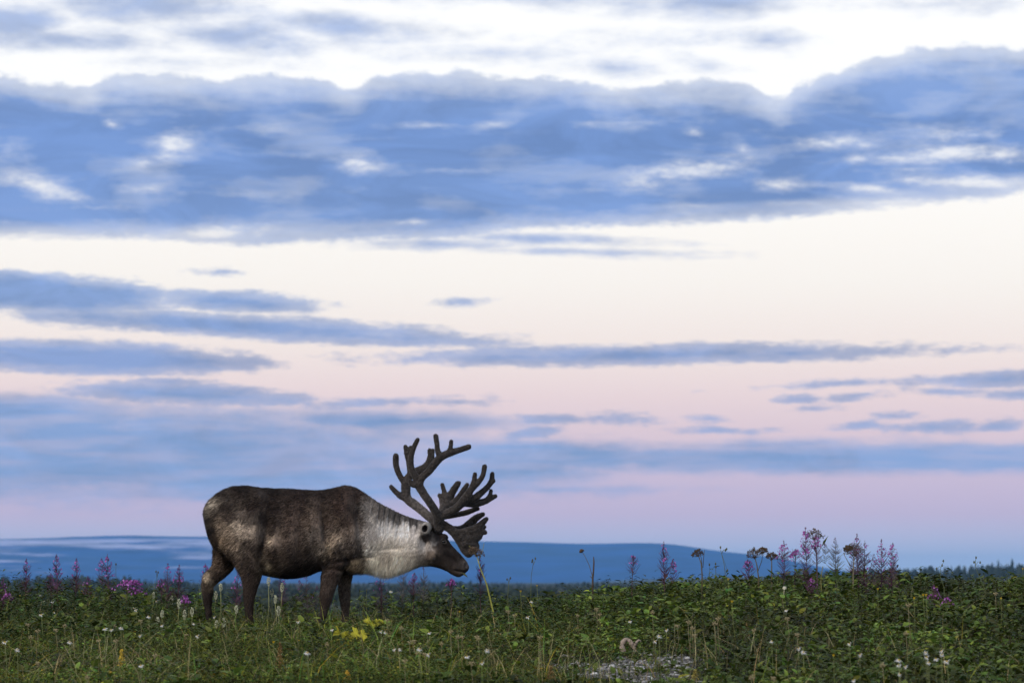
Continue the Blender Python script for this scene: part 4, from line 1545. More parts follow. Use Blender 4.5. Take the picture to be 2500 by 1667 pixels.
def flower4(mb, c, r, col, face):
    """four-petalled blossom"""
    face = np.asarray(face, float)
    face = face / np.linalg.norm(face)
    a_ = np.cross(face, (0.3, 0.2, 1.0))
    a_ /= np.linalg.norm(a_)
    b_ = np.cross(face, a_)
    t0 = random.random() * 1.5
    for k in range(4):
        t = t0 + k * math.pi / 2
        d = a_ * math.cos(t) + b_ * math.sin(t) + face * 0.35
        mb.leaf(c, d, face, r, r * 0.85, np.array(col) * random.uniform(0.7, 1.3), bend=0.1, fold=0.1)


def fireweed(u, v, Y, label, plume=0.30, width=0.055, flowers=0.5, pods=1.0, side=0, leafy=1.0, purple=1.0, grey=0.0):
    foot, top = foot_of(u, v, Y)
    H = top[2]
    t = empty('fireweed', foot)
    tag(t, label, 'fireweed', 'fireweed plants along the rise')
    lean = np.array([top[0], random.uniform(-.02, .02), H])
    n = 9
    axis = np.array([lean * f + np.array([0.012 * math.sin(f * 5 + u), 0, 0]) * f * (1 - f) * 2 for f in np.linspace(0, 1, n)])
    mb = MB()
    stem_c = np.array((0.10, 0.045, 0.055)) * (1 - grey) + np.array((0.10, 0.095, 0.085)) * grey
    mb.tube(axis, np.linspace(0.0042, 0.0014, n), seg=5, col=stem_c)
    plume = min(plume * 1.12, H * 0.82)
    width = width * 1.3
    if u > 1880 and v < 1400:
        width *= 1.2
        pods *= 1.2
        flowers *= 1.4
    tips = [(axis[-1], plume, 1.0)]
    for s in range(side):
        f = random.uniform(0.55, 0.72)
        b0 = lean * f
        e = b0 + np.array([random.choice((-1, 1)) * random.uniform(.04, .085), random.uniform(-.03, .03), H * random.uniform(.2, .3)])
        mb.tube([b0, (b0 + e) / 2 + np.array([0.01, 0, -0.01]), e], [0.0024, 0.0018, 0.001], seg=4, col=stem_c)
        tips.append((e, plume * 0.55, 0.75))
    mb.build('stem', stalk_mat, t)
    # leaves on the lower stem
    mb = MB()
    nl = int((90 if u > 1880 else 50) * leafy)
    for i in range(nl):
        f = random.uniform(0.12, max(0.2, 1 - plume / H * 0.85))
        a = i * 2.4 + random.random()
        d = np.array([math.cos(a), math.sin(a), random.uniform(0.05, 0.6)])
        mb.leaf(lean * f, d, (0, 0, 1), random.uniform(0.05, 0.095), random.uniform(0.009, 0.015), np.array(GREEN_D) * random.uniform(0.6, 1.5), bend=0.25)
    if nl:
        mb.build('foliage', dull_leaf, t)['kind'] = 'stuff'
    pod_c = (np.array((0.088, 0.036, 0.072)) * purple + np.array((0.12, 0.06, 0.06)) * (1 - purple)) * (1 - grey) + np.array((0.105, 0.10, 0.10)) * grey
    for (tp, pl, sc) in tips:
        mp, mf = MB(), MB()
        ax = lean / np.linalg.norm(lean)
        npod = int(80 * pods * sc * pl / 0.30)
        for i in range(npod):
            f = random.random()
            c = tp - ax * pl * (0.26 + 0.74 * f)
            a = random.uniform(0, 2 * math.pi)
            L = random.uniform(0.04, 0.08) * sc * (0.65 + 0.6 * f)
            out = (0.55 + 0.25 * random.random()) * width / 0.055
            d = np.array([math.cos(a) * out, math.sin(a) * out, random.uniform(0.6, 1.0)])
            d /= np.linalg.norm(d)
            p1 = c + d * L * 0.5 + np.array([0, 0, -0.002])
            p2 = c + d * L + np.array([0, 0, 0.006])
            mp.tube([c, p1, p2], [0.0010, 0.0016, 0.0008], seg=3, col=pod_c * random.uniform(0.55, 1.5), cap=False)
        nfl_ = int(36 * flowers * sc)
        for i in range(nfl_):
            f = random.random() ** 1.1
            c = tp - ax * pl * (0.08 + 0.40 * f)
            a = random.uniform(0, 2 * math.pi)
            r = (0.010 + 0.026 * f) * sc * width / 0.055
            off = np.array([math.cos(a) * r, math.sin(a) * r, random.uniform(-.004, .006)])
            mf.tube([c, c + off], [0.0007, 0.0006], seg=3, col=pod_c * 0.8, cap=False)
            cc = (0.27, 0.065, 0.29) if random.random() < 0.7 else (0.40, 0.16, 0.46)
            flower4(mf, c + off, random.uniform(0.006, 0.0115), cc, (math.cos(a), math.sin(a) - 0.4, 0.3))
        mu_ = MB()
        for i in range(18):
            f = random.random()
            c = tp - ax * pl * 0.20 * f
            a = random.uniform(0, 2 * math.pi)
            r = 0.003 + 0.013 * f
            p = c + np.array([math.cos(a) * r, math.sin(a) * r, 0.002])
            mu_.tube([c, p], [0.0007, 0.0006], seg=3, col=pod_c * 0.7, cap=False)
            mu_.ball(p, (0.0024, 0.0024, 0.0038), np.array((0.13, 0.035, 0.13)) * random.uniform(0.6, 1.3), seg=5, rings=3)
        if mp.n:
            mp.build('seed_pods', stalk_mat, t)['kind'] = 'stuff'
        if mf.n:
            mf.build('flowers', petal_mat, t)['kind'] = 'stuff'
        mu_.build('buds', petal_mat, t)['kind'] = 'stuff'
    return t


FIREWEEDS = [
    (65, 1364, 27.4, 'slim purple fireweed leftmost of those against the blue fell', dict(flowers=.35, plume=.26)),
    (137, 1352, 27.2, 'tall purple fireweed with a dense flower tip, second from the left edge', dict(flowers=.9, plume=.30)),
    (187, 1363, 27.3, 'pointed purple fireweed third from the left against the blue fell', dict(flowers=.6, plume=.26)),
    (262, 1352, 26.9, 'bushiest purple fireweed with forked flower head left of the reindeer', dict(flowers=.8, plume=.34, width=.075, side=1)),
    (310, 1412, 26.6, 'low bright violet fireweed clump in full bloom left of the reindeer', dict(flowers=2.2, plume=.16, width=.15, side=2, pods=.3)),
    (125, 1398, 27.8, 'faint small fireweed between the two leftmost tall ones', dict(flowers=.2, plume=.18, leafy=.5)),
    (214, 1406, 27.0, 'short fireweed with dark dry pods below the pointed one', dict(flowers=.15, plume=.17, purple=.3)),
    (410, 1375, 27.1, 'tall fireweed with many pods, left of a close pair', dict(flowers=.35, plume=.30, width=.07)),
    (437, 1379, 27.2, 'fireweed with bright tip, right of a close pair', dict(flowers=.8, plume=.24)),
    (393, 1412, 27.6, 'small fireweed top low beside the close pair', dict(flowers=.5, plume=.12)),
    (502, 1375, 27.6, 'fireweed behind the hock of the reindeer hind leg', dict(flowers=.9, plume=.24)),
    (452, 1452, 25.8, 'single round violet fireweed head in the grass left of the hind leg', dict(flowers=1.3, plume=.11, leafy=.4, pods=.2)),
    (581, 1396, 27.7, 'fireweed standing between the two hind legs', dict(flowers=.5, plume=.28, width=.065)),
    (9, 1413, 27.2, 'fireweed cut by the left picture edge', dict(flowers=.4, plume=.22)),
    (19, 1446, 26.5, 'bright violet fireweed flower low by the left picture edge', dict(flowers=1.2, plume=.10, leafy=.4)),
    (688, 1402, 27.6, 'narrow reddish fireweed under the belly', dict(flowers=.2, plume=.22)),
    (748, 1399, 27.6, 'wide dry fireweed with dark pods under the belly by the foreleg', dict(flowers=.08, plume=.30, width=.10, side=2, grey=.6)),
    (928, 1394, 27.5, 'purple fireweed under the throat of the reindeer', dict(flowers=.3, plume=.30, width=.07)),
    (985, 1384, 27.6, 'grey fireweed gone to pods under the jaw', dict(flowers=0, plume=.28, width=.07, grey=.9)),
    (1012, 1398, 27.8, 'small violet fireweed between two grey podded ones under the jaw', dict(flowers=.8, plume=.18)),
    (1034, 1381, 27.6, 'grey podded fireweed under the chin with long spread pods', dict(flowers=0, plume=.28, width=.08, grey=.9)),
    (1171, 1352, 26.9, 'thin red fireweed standing behind the leaning stalk at the muzzle', dict(flowers=.15, plume=.30, width=.05)),
    (1102, 1412, 27.8, 'tiny violet fireweed below the muzzle', dict(flowers=.9, plume=.10, leafy=.4)),
    (1547, 1355, 25.6, 'short fireweed with whorled leaves right of the dead stick', dict(flowers=.3, plume=.13, leafy=1.6)),
    (1621, 1322, 25.4, 'tall fireweed standing alone in front of the blue hill slope', dict(flowers=.55, plume=.30, side=1)),
    (1826, 1366, 25.3, 'low violet fireweed left of the brown umbels', dict(flowers=.9, plume=.14, width=.06)),
    (1913, 1320, 25.2, 'fireweed with violet lower flowers right of the brown umbels', dict(flowers=.9, plume=.27, width=.075)),
    (1966, 1287, 25.0, 'tallest fireweed with violet spire beside the forked umbel', dict(flowers=1.1, plume=.36, width=.06, side=1)),
    (1943, 1340, 25.2, 'short side fireweed left of the tallest violet spire', dict(flowers=1.0, plume=.12, width=.05, pods=.4)),
    (2038, 1311, 25.1, 'grey fireweed with fan of bare pods right of the forked umbel', dict(flowers=0, plume=.24, width=.075, grey=.9, side=1)),
    (2092, 1303, 25.2, 'fireweed with dark budded tip rising behind the broad umbel', dict(flowers=.25, plume=.26, width=.05)),
    (2112, 1318, 25.0, 'broad dark fireweed bush right of the broad umbel', dict(flowers=.25, plume=.36, width=.09, side=2)),
    (2152, 1316, 25.1, 'rightmost tall fireweed with a pointed violet tip', dict(flowers=.7, plume=.36, width=.06, side=1)),
    (2175, 1348, 25.0, 'dark podded fireweed leaning right of the rightmost pointed one', dict(flowers=.15, plume=.26, width=.06)),
    (1983, 1410, 24.0, 'small pale pink fireweed in front of the tallest violet spire', dict(flowers=.5, plume=.12, leafy=.3)),
    (2280, 1428, 23.6, 'reddish small fireweed with pink tip among the right-hand leaves', dict(flowers=.5, plume=.16, leafy=.6, pods=.8)),
    (2313, 1456, 23.2, 'pale pink low fireweed sprig right of the reddish small one', dict(flowers=.5, plume=.10, leafy=.5, pods=.3)),
]
for (u, v, Y, lab, kw) in FIREWEEDS:
    fireweed(u, v, Y, lab, **kw)


# --- dry umbels
def umbel_head(parent, tip, axis, r, nr, col, name='umbel'):
    axis = np.asarray(axis, float) / np.linalg.norm(axis)
    a_ = np.cross(axis, (0.2, 1.0, 0.1))
    a_ /= np.linalg.norm(a_)
    b_ = np.cross(axis, a_)
    mb, ms = MB(), MB()
    for i in range(nr):
        a = i * 2.4
        q = math.sqrt((i + 0.5) / nr)
        e = tip + axis * r * (0.95 - 0.75 * q * q + random.uniform(-.12, .12)) + (a_ * math.cos(a) + b_ * math.sin(a)) * r * q
        m = (tip + e) / 2 - axis * r * 0.06
        mb.tube([tip, m, e], [0.0013, 0.0011, 0.0009], seg=4, col=np.array(col) * random.uniform(0.7, 1.2))
        for k in range(9):
            d = np.array([random.gauss(0, 1), random.gauss(0, 1), random.gauss(0, 1)])
            d /= np.linalg.norm(d)
            p = e + d * r * 0.27 * random.uniform(.4, 1) + axis * 0.004
            ms.tube([e, p], [0.0006, 0.0006], seg=3, col=np.array(col) * 0.8, cap=False)
            ms.ball(p, (0.0032, 0.0026, 0.0042), np.array(col) * random.uniform(0.5, 1.4), seg=5, rings=3)
    h = mb.build(name, stalk_mat, parent)
    ms.build('seeds', stalk_mat, h)['kind'] = 'stuff'


def umbel(Y, path, heads, label, col=(0.07, 0.045, 0.025), stem_col=(0.10, 0.085, 0.045), rad=(0.006, 0.003), branches=(), leaf=None):
    """path: photo pixels of the stalk from its foot upwards"""
    pts = [at(u, v, Y) for u, v in path]
    p0 = pts[0]
    foot = np.array([p0[0], Y, float(gz(p0[0], Y))])
    t = empty('dry_umbel', foot)
    tag(t, label, 'dry umbel', 'dry seed umbels')
    W = [np.zeros(3)] + [p - foot for p in pts]
    mb = MB()
    mb.tube(W, np.linspace(rad[0], rad[1], len(W)), seg=7, col=stem_col)
    for br in branches:
        B = [at(u, v, Y) - foot for u, v in br]
        mb.tube(B, np.linspace(rad[1], rad[1] * 0.6, len(B)), seg=5, col=np.array(stem_col) * 0.8)
    mb.build('stalk', stalk_mat, t)
    for (u, v, ax, r) in heads:
        umbel_head(t, at(u, v, Y) - foot, ax, r * 1.3, 20, col)
    if leaf:
        mb = MB()
        for (u, v, du, dv, L, W_) in leaf:
            d = np.array([du, -0.1, -dv], float)
            mb.leaf(at(u, v, Y) - foot, d, (0, -0.6, 1), L, W_, (0.05, 0.075, 0.025), bend=0.1)
        mb.build('leaf', leaf_mat, t)
    return t


umbel(26.15, [(1214, 1532), (1200, 1475), (1188, 1425), (1172, 1385), (1164, 1356)], [(1164, 1357, (.05, -.2, 1), .044), (1154, 1345, (-.5, -.1, .8), .022)],
      'brown umbel on a thick leaning yellow-green stalk in front of the muzzle', col=(0.095, 0.065, 0.042), stem_col=(0.25, 0.25, 0.05), rad=(0.0085, 0.003), branches=[[(1168, 1368), (1178, 1345), (1182, 1325)], [(1166, 1362), (1152, 1338), (1145, 1332)]])
umbel(25.2, [(1852, 1410), (1848, 1380), (1843, 1361)], [(1843, 1362, (-.1, -.1, 1), .050), (1862, 1350, (.3, 0, 1), .030)], 'broad brown umbel, left of a close pair on the right skyline',
      branches=[[(1850, 1395), (1860, 1368), (1862, 1350)]])
umbel(25.2, [(1884, 1405), (1884, 1382), (1884, 1366)], [(1884, 1366, (.05, -.1, 1), .036)], 'small brown umbel, right of a close pair on the right skyline')
umbel(25.05, [(1995, 1405), (1994, 1365), (1993, 1348), (1990, 1322), (1987, 1316)], [(1988, 1317, (.1, -.1, 1), .052)],
      'tall forked umbel stalk beside the tallest violet fireweed', branches=[[(1995, 1352), (2005, 1335), (2016, 1315)], [(1993, 1348), (1984, 1335), (1975, 1318)]],
      leaf=[(2008, 1332, 0.45, -0.9, .085, .022)], stem_col=(0.13, 0.09, 0.08))
umbel(24.9, [(2083, 1405), (2084, 1375), (2086, 1355)], [(2086, 1356, (-.1, -.1, 1), .058), (2073, 1345, (-.4, 0, 1), .03)], 'broad brown umbel left of the dark fireweed bush',
      branches=[[(2082, 1395), (2070, 1370), (2060, 1352)], [(2085, 1362), (2078, 1352), (2073, 1345)]], stem_col=(0.15, 0.13, 0.085))
umbel(25.2, [(1714, 1400), (1712, 1375), (1705, 1355)], [(1704, 1358, (-.25, -.1, 1), .036)], 'drooping brown umbel next to a dark spike in front of the hill slope',
      branches=[[(1714, 1390), (1713, 1365), (1706, 1340)], [(1716, 1385), (1718, 1360), (1720, 1342)]])
umbel(25.6, [(1446, 1405), (1438, 1378), (1428, 1357), (1421, 1346)], [(1421, 1348, (-.4, 0, .9), .013)], 'bare thin umbel leaning left beside the dead stick', rad=(.003, .0016))
umbel(23.6, [(1912, 1465), (1914, 1445), (1915, 1436)], [(1915, 1437, (0, -.6, .8), .008)], 'tiny pale curled umbel among the leaves below the violet fireweed',
      col=(0.5, 0.48, 0.38), stem_col=(0.42, 0.40, 0.28), rad=(.0030, .002))

# dead stick, green plant with two big leaves
Y = 25.5
mb = MB()
P = [at(u, v, Y) for u, v in ((1447, 1412), (1449, 1392), (1450, 1372), (1449, 1358))]
foot = np.array([P[0][0], Y, float(gz(P[0][0], Y))])
mb.tube([np.zeros(3)] + [p - foot for p in P], [0.0075, 0.007, 0.006, 0.0055, 0.003], seg=7, col=(0.06, 0.045, 0.035))
mb.tube([P[0] - foot, P[0] - foot + np.array((-0.02, 0, 0.02))], [0.005, 0.002], seg=5, col=(0.06, 0.045, 0.035))
o = mb.build('dead_stick', stalk_mat, None, loc=foot)
tag(o, 'short upright dark dead stick on the crest, right of the reindeer', 'stick')
Y = 24.9
mb = MB()
P = [at(u, v, Y) for u, v in ((2007, 1452), (2004, 1420), (2006, 1398), (2009, 1382))]
foot = np.array([P[0][0], Y, float(gz(P[0][0], Y))])
mb.tube([np.zeros(3)] + [p - foot for p in P], [0.004, 0.0038, 0.0036, 0.0035, 0.003], seg=6, col=(0.16, 0.15, 0.05))
o = mb.build('broken_stalk', stalk_mat, None, loc=foot)
tag(o, 'broken yellowish stalk standing right of the forked umbel', 'stalk')
Y = 25.0
foot, top = foot_of(2046, 1372, Y)
t = empty('leafy_plant', foot)
tag(t, 'leafy green plant with two big pointed leaves below the grey podded fireweed', 'plant')
mb = MB()
mb.tube([(0, 0, 0), top * 0.5, top], [0.004, 0.003, 0.002], seg=5, col=(0.06, 0.08, 0.03))
mb.build('stem', stalk_mat, t)
for (du, dz_, L, W_) in ((-1.0, 0.25, .085, .040), (-.15, 1.0, .065, .036), (.8, .5, .05, .018), (.7, -.1, .05, .016)):
    mb = MB()
    mb.leaf(top * 0.72, (du, -0.35, dz_), (0, -.8, .6), L, W_, (0.055, 0.09, 0.028), bend=0.15)
    mb.build('leaf', leaf_mat, t)


# --- cream-white flower spikes in the grass by the hind legs
SPIKES = [(375, 1446, 'left outermost cream flower spike, standing over a daisy in the grass'), (419, 1452, 'cream flower spike right of the left outermost one'),
          (437, 1462, 'faint cream spike low beside the violet round fireweed head'), (451, 1488, 'plump cream spike straight below the violet round head'),
          (469, 1482, 'thin pale spike between the plump one and the hind leg'), (385, 1506, 'low cream spike under the left outermost one'),
          (411, 1524, 'fat low cream spike in the grass left of the hind leg'), (396, 1490, 'small greenish spike between the left cream spikes'),
          (539, 1424, 'white fluffy spike just right of the trailing hind leg'), (527, 1442, 'greenish spike close to the trailing hind leg'),
          (577, 1478, 'hanging cream spike between the hind legs'), (546, 1508, 'round cream spike low between the hind legs'),
          (529, 1514, 'narrow cream spike low behind the trailing hoof'), (656, 1408, 'pale bluish spike against the fell under the belly'),
          (664, 1436, 'yellowish cream spike tall under the belly'), (689, 1422, 'white-topped spike right of the yellowish one under the belly'),
          (680, 1478, 'curled cream spike in the tall stems under the belly'), (672, 1452, 'faded spike between two tall ones under the belly')]
for (u, v, lab) in SPIKES:
    Y = ray_y(u, v, random.uniform(.24, .34), 24.6, 27.6)
    foot, top = foot_of(u, v, Y)
    t = empty('cream_flower_spike', foot)
    tag(t, lab, 'flower spike', 'cream flower spikes in the grass')
    mb = MB()
    mid = top * 0.5 + np.array([random.uniform(-.015, .015), 0, 0])
    mb.tube([(0, 0, 0), mid, top - np.array([0, 0, .06])], [0.0026, 0.0022, 0.0018], seg=5, col=(0.22, 0.23, 0.09))
    mb.build('stem', stalk_mat, t)
    mb = MB()
    hl = random.uniform(.045, .075)
    for k in range(70):
        f = random.random()
        a = random.uniform(0, 6.28)
        r = 0.0125 * math.sin(math.pi * (0.12 + 0.8 * f)) * random.uniform(.7, 1.15)
        p = top + np.array([math.cos(a) * r, math.sin(a) * r, -hl * f])
        mb.ball(p, random.uniform(.0028, .0045), np.array((0.56, 0.57, 0.40)) * random.uniform(.6, 1.15), seg=5, rings=3)
    mb.build('flower_head', petal_mat, t)
    for k in range(3):
        mb = MB()
        mb.leaf(top * random.uniform(.1, .4), (random.uniform(-1, 1), random.uniform(-1, 0), 1.1), (0, 0, 1), random.uniform(.07, .12), .012, (0.09, 0.11, 0.035))
        mb.build('leaf', grass_mat, t)


# --- white daisies: a few head shapes, copied
def daisy_proto(seed, r=0.017):
    random.seed(seed)
    face = np.array([random.uniform(-.5, .5), -random.uniform(.25, .8), 1.0])
    face /= np.linalg.norm(face)
    a_ = np.cross(face, (0.1, 1, 0.2))
    a_ /= np.linalg.norm(a_)
    b_ = np.cross(face, a_)
    petals = MB()
    n = random.randint(11, 15)
    for k in range(n):
        t = 2 * math.pi * k / n
        if random.random() < 0.1:
            continue
        d = a_ * math.cos(t) + b_ * math.sin(t) + face * random.uniform(-.5, .35)
        petals.leaf(face * .001, d, face, r * random.uniform(.85, 1.15), r * .34, np.array((0.66, 0.67, 0.66)) * random.uniform(.75, 1.0), bend=.12, fold=.05)
    po = petals.build('petals', petal_mat)
    disc = MB()
    disc.ball(face * .002, (r * .34, r * .34, r * .22), (0.5, 0.34, 0.05), seg=7, rings=4)
    do = disc.build('disc', petal_mat)
    stem = MB()
    stem.tube([(0.012, 0.01, -.26), (random.uniform(-.01, .01), 0, -.12), (0, 0, 0)], [.0018, .0015, .0012], seg=4, col=(0.12, 0.14, 0.05))
    so = stem.build('stem', stalk_mat)
    return [po, do, so]


ORD = ['first', 'second', 'third', 'fourth', 'fifth', 'sixth', 'seventh', 'eighth', 'ninth', 'tenth', 'eleventh', 'twelfth', 'thirteenth', 'fourteenth', 'fifteenth']


def place_copies(name, protos, spots, cat, group, hs=(.16, .28), used=None):
    alike = {}
    for (u, v, lab, sc) in spots:
        alike.setdefault(lab, []).append((u, v))
    names = {}
    for lab, q in alike.items():
        q = sorted(q)
        for k, p in enumerate(q):
            names[(lab, p)] = lab if len(q) == 1 else ('%s from the left: %s' % (ORD[k], lab) if k else 'leftmost %s' % lab)
    for i, (u, v, lab, sc) in enumerate(spots):
        pr = protos[i % len(protos)]
        hh = random.uniform(*hs) + (0.10 if u > 1200 and v < 1500 else 0.05 if u > 1200 else 0.0)
        foot, top = stand(u, v, hh)
        t = empty(name, top)
        t.scale = (sc, sc, 1.0)
        tag(t, names[(lab, (u, v))], cat, group)
        first = used is not None and (i % len(protos)) not in used
        for part in pr:
            c = part if first else part.copy()
            if not first:
                C.objects.link(c)
            c.parent = t
        if first:
            used.add(i % len(protos))


A = 'white daisy in the foliage below the leftmost fireweeds'
B = 'white daisy in the left foreground grass'
D1 = 'white daisy in the grass by the yellow leaves'
E = 'white daisy in the grass below the muzzle'
G_ = 'white daisy among the broad leaves near the curled driftwood'
H_ = 'white daisy in the tight bunch low on the right bank'
I_ = 'white daisy scattered in the middle of the right bank'
DAISIES = [(101, 1500, 'largest white daisy with spread petals in the left foliage', 1.35), (162, 1473, A, 1.1), (128, 1468, A, 1.0), (107, 1467, A, .9), (12, 1466, A, 1.2), (30, 1482, A, .9),
           (144, 1482, A, .8), (132, 1494, A, .9), (61, 1473, A, .8), (98, 1452, A, .8), (382, 1467, 'white daisy under the left outermost cream spike', 1.2), (363, 1505, B, 1.0),
           (256, 1534, B, 1.1), (272, 1537, B, 1.25), (295, 1533, B, 1.1), (12, 1567, 'big white daisy at the left edge of the foreground', 1.5), (170, 1567, B, 1.0),
           (344, 1624, 'lone white daisy lowest in the left foreground', .95), (342, 1551, B, .9), (42, 1586, B, .8), (482, 1552, B, .9), (473, 1522, 'small square white flower on a bare stem left of the hind leg', .75),
           (395, 1526, B, .7), (523, 1506, 'white daisy at the trailing hind hoof', .9), (326, 1485, 'wide white flower cluster in the foliage left of the cream spikes', 1.5), (332, 1489, 'second wide white flower of the cluster left of the cream spikes', 1.2),
           (750, 1593, 'bright white daisy low in front of the belly', 1.15), (810, 1536, D1, .8), (728, 1517, 'creamy white flower between the legs under the belly', 1.1),
           (954, 1444, 'white two-lobed flower standing above the foliage under the jaw', 1.3), (930, 1541, D1, .8), (940, 1543, D1, .7), (1048, 1544, E, .9), (962, 1585, D1, .9), (976, 1585, D1, .7),
           (1046, 1597, E, .8), (1024, 1584, E, 1.0), (1140, 1602, E, 1.0), (1177, 1618, E, .9), (1189, 1588, E, .8), (1289, 1506, 'white daisy right of the leaning stalk in green foliage', 1.2), (1298, 1468, 'small white daisy near the crest right of the leaning stalk', .9),
           (1538, 1516, G_, .8), (1627, 1538, G_, .9), (1609, 1553, G_, 1.0), (1600, 1565, G_, .8), (1884, 1565, I_, .8), (1919, 1489, I_, .8), (1950, 1583, I_, .8), (1961, 1592, 'white yarrow-like flower head in the middle of the right bank', 1.2),
           (2074, 1571, I_, .8), (2194, 1611, H_, 1.2), (2194, 1623, H_, .8), (2211, 1627, H_, .8), (2260, 1593, H_, .8), (2263, 1604, H_, .9), (2267, 1617, H_, .8), (2285, 1608, H_, .9), (2298, 1589, H_, .8),
           (2299, 1598, H_, .9), (2312, 1614, H_, 1.2), (2196, 1645, H_, .6), (2084, 1660, 'tiny white daisy at the bottom edge of the right bank', .6), (2100, 1598, I_, .7)]
place_copies('daisy', [daisy_proto(s) for s in (1, 2, 3, 4, 5)], DAISIES, 'daisy', 'white daisies in the meadow', used=set())

# --- yellow flowers
def yellow_proto(seed):
    random.seed(seed)
    mb = MB()
    for k in range(7):
        a = 2 * math.pi * k / 7
        d = np.array([math.cos(a) * .55, math.sin(a) * .55, 1.0])
        mb.leaf((0, 0, 0), d, (math.cos(a), math.sin(a), 0.1), .017, .008, np.array((0.70, 0.46, 0.02)) * random.uniform(.8, 1.1), bend=0, fold=.1)
    po = mb.build('petals', petal_mat)
    mb = MB()
    mb.ball((0, 0, -.001), (.005, .005, .006), (0.10, 0.13, 0.03), seg=6, rings=4)
    co = mb.build('calyx', stalk_mat)
    mb = MB()
    mb.tube([(random.uniform(-.04, .04), 0.01, -.27), (random.uniform(-.015, .015), 0, -.12), (0, 0, -.003)], [.0018, .0015, .0011], seg=4, col=(0.14, 0.16, 0.05))
    return [po, co, mb.build('stem', stalk_mat)]


YL = 'yellow flower in the loose group on the right bank'
YELLOWS = [(2139, 1416, 'biggest yellow flower of the right group below the dark fireweed bush', 1.3), (2165, 1412, YL, 1.1), (2220, 1412, YL, 1.0), (2143, 1440, YL, .8), (2254, 1455, YL, 1.0), (2261, 1455, YL, 1.0), (2232, 1463, YL, .9),
           (2035, 1603, 'small yellow flower low on the right bank', .7), (2497, 1390, 'yellow flower at the right picture edge on the crest', .9), (2444, 1463, 'yellow flower near the right edge below the crest', .8),
           (1271, 1445, 'yellow flower on the crest right of the leaning stalk', 1.0), (1311, 1431, 'yellow flower higher on the crest, second right of the leaning stalk', 1.1), (1778, 1416, 'yellow flower below the bud stalks in front of the hill slope', 1.0),
           (1787, 1471, 'orange-yellow flower in the leaves below the brown umbels', 1.1), (1122, 1495, 'small yellow flower in the foliage below the muzzle', .9), (200, 1445, 'orange-yellow flower under the short dry fireweed on the left', 1.1),
           (48, 1456, 'pale orange flower near the left edge', .9), (668, 1570, 'yellow flower at the foot of the brown seed spike', .9)]
place_copies('yellow_flower', [yellow_proto(s) for s in (11, 12, 13)], YELLOWS, 'flower', 'yellow flowers in the meadow', hs=(.2, .3), used=set())

# --- pale dry flower heads (flat clusters)
def yarrow_proto(seed):
    random.seed(seed)
    mb = MB()
    for k in range(14):
        a = k * 2.4
        q = math.sqrt((k + .5) / 14) * .02
        mb.ball((math.cos(a) * q * .8, math.sin(a) * q * .5, random.uniform(-.009, .008) - q * .5), (.0042, .0042, .0036), np.array((0.42, 0.35, 0.20)) * random.uniform(.6, 1.2), seg=5, rings=3)
    po = mb.build('flower_head', petal_mat)
    mb = MB()
    mb.tube([(random.uniform(-.05, .05), 0, -.24), (random.uniform(-.02, .02), 0, -.1), (0, 0, -.015)], [.002, .0016, .0013], seg=4, col=(0.20, 0.17, 0.09))
    for k in range(5):
        a = k * 1.3
        mb.tube([(0, 0, -.016), (math.cos(a) * .012, math.sin(a) * .012, -.004)], [.0009, .0008], seg=3, col=(0.2, 0.17, 0.09), cap=False)
    return [po, mb.build('stem', stalk_mat)]


K1 = 'dry beige flat flower head in the left foreground grass'
K2 = 'dry beige flower head in the grass below the jaw'
K2b = 'dry beige flower head in the grass by the leaning stalk'
K3 = 'dry yellowish flower head among leaves near the driftwood'
K4 = 'dry yellowish flower head among leaves on the right bank'
YARROWS = [(68, 1522, K1, 1.0), (112, 1520, K1, .9), (272, 1480, 'large dry drooping beige flower head in the left foliage', 1.2), (136, 1535, K1, .9), (92, 1538, K1, .9), (158, 1525, K1, .8), (343, 1513, K1, .9), (362, 1527, K1, .9),
           (280, 1526, K1, .8), (240, 1562, K1, .8), (282, 1562, K1, .8), (75, 1553, K1, .9), (455, 1548, K1, .8), (378, 1598, K1, .8), (213, 1650, K1, .7), (92, 1616, K1, .7),
           (945, 1512, K2, .9), (980, 1530, K2, .8), (1010, 1562, K2, .8), (1000, 1565, K2, .8), (1022, 1590, K2, .9), (1037, 1594, K2, .8), (1100, 1540, K2b, .9), (1118, 1552, K2b, .9), (1128, 1552, K2b, .8), (1163, 1552, K2b, .9), (1168, 1556, K2b, .8),
           (1240, 1490, K2b, .9), (1256, 1500, K2b, .9), (1078, 1568, K2b, .7), (1150, 1615, K2b, .7), (988, 1610, K2, .7), (798, 1570, K2, .7),
           (1456, 1484, K3, .8), (1464, 1498, K3, .8), (1593, 1492, K3, .7), (1653, 1525, K3, .8), (1680, 1516, K3, .9), (1690, 1530, K3, .8), (1695, 1548, K3, .9), (1752, 1508, K4, .9), (1745, 1519, K4, .9), (1922, 1507, K4, .9),
           (2217, 1475, K4, 1.0), (2212, 1543, K4, .9), (1946, 1546, K4, .8), (2430, 1447, K4, .9), (1835, 1650, K4, .8), (1888, 1652, K4, .7), (1840, 1536, K4, .7), (2155, 1620, K4, .9), (1393, 1470, K3, .8), (1318, 1553, K3, .9), (1410, 1500, K3, .7)]
place_copies('dry_flower_head', [yarrow_proto(s) for s in (21, 22, 23)], YARROWS, 'dry flower', 'dry flat flower heads', hs=(.14, .26), used=set())
random.seed(99)

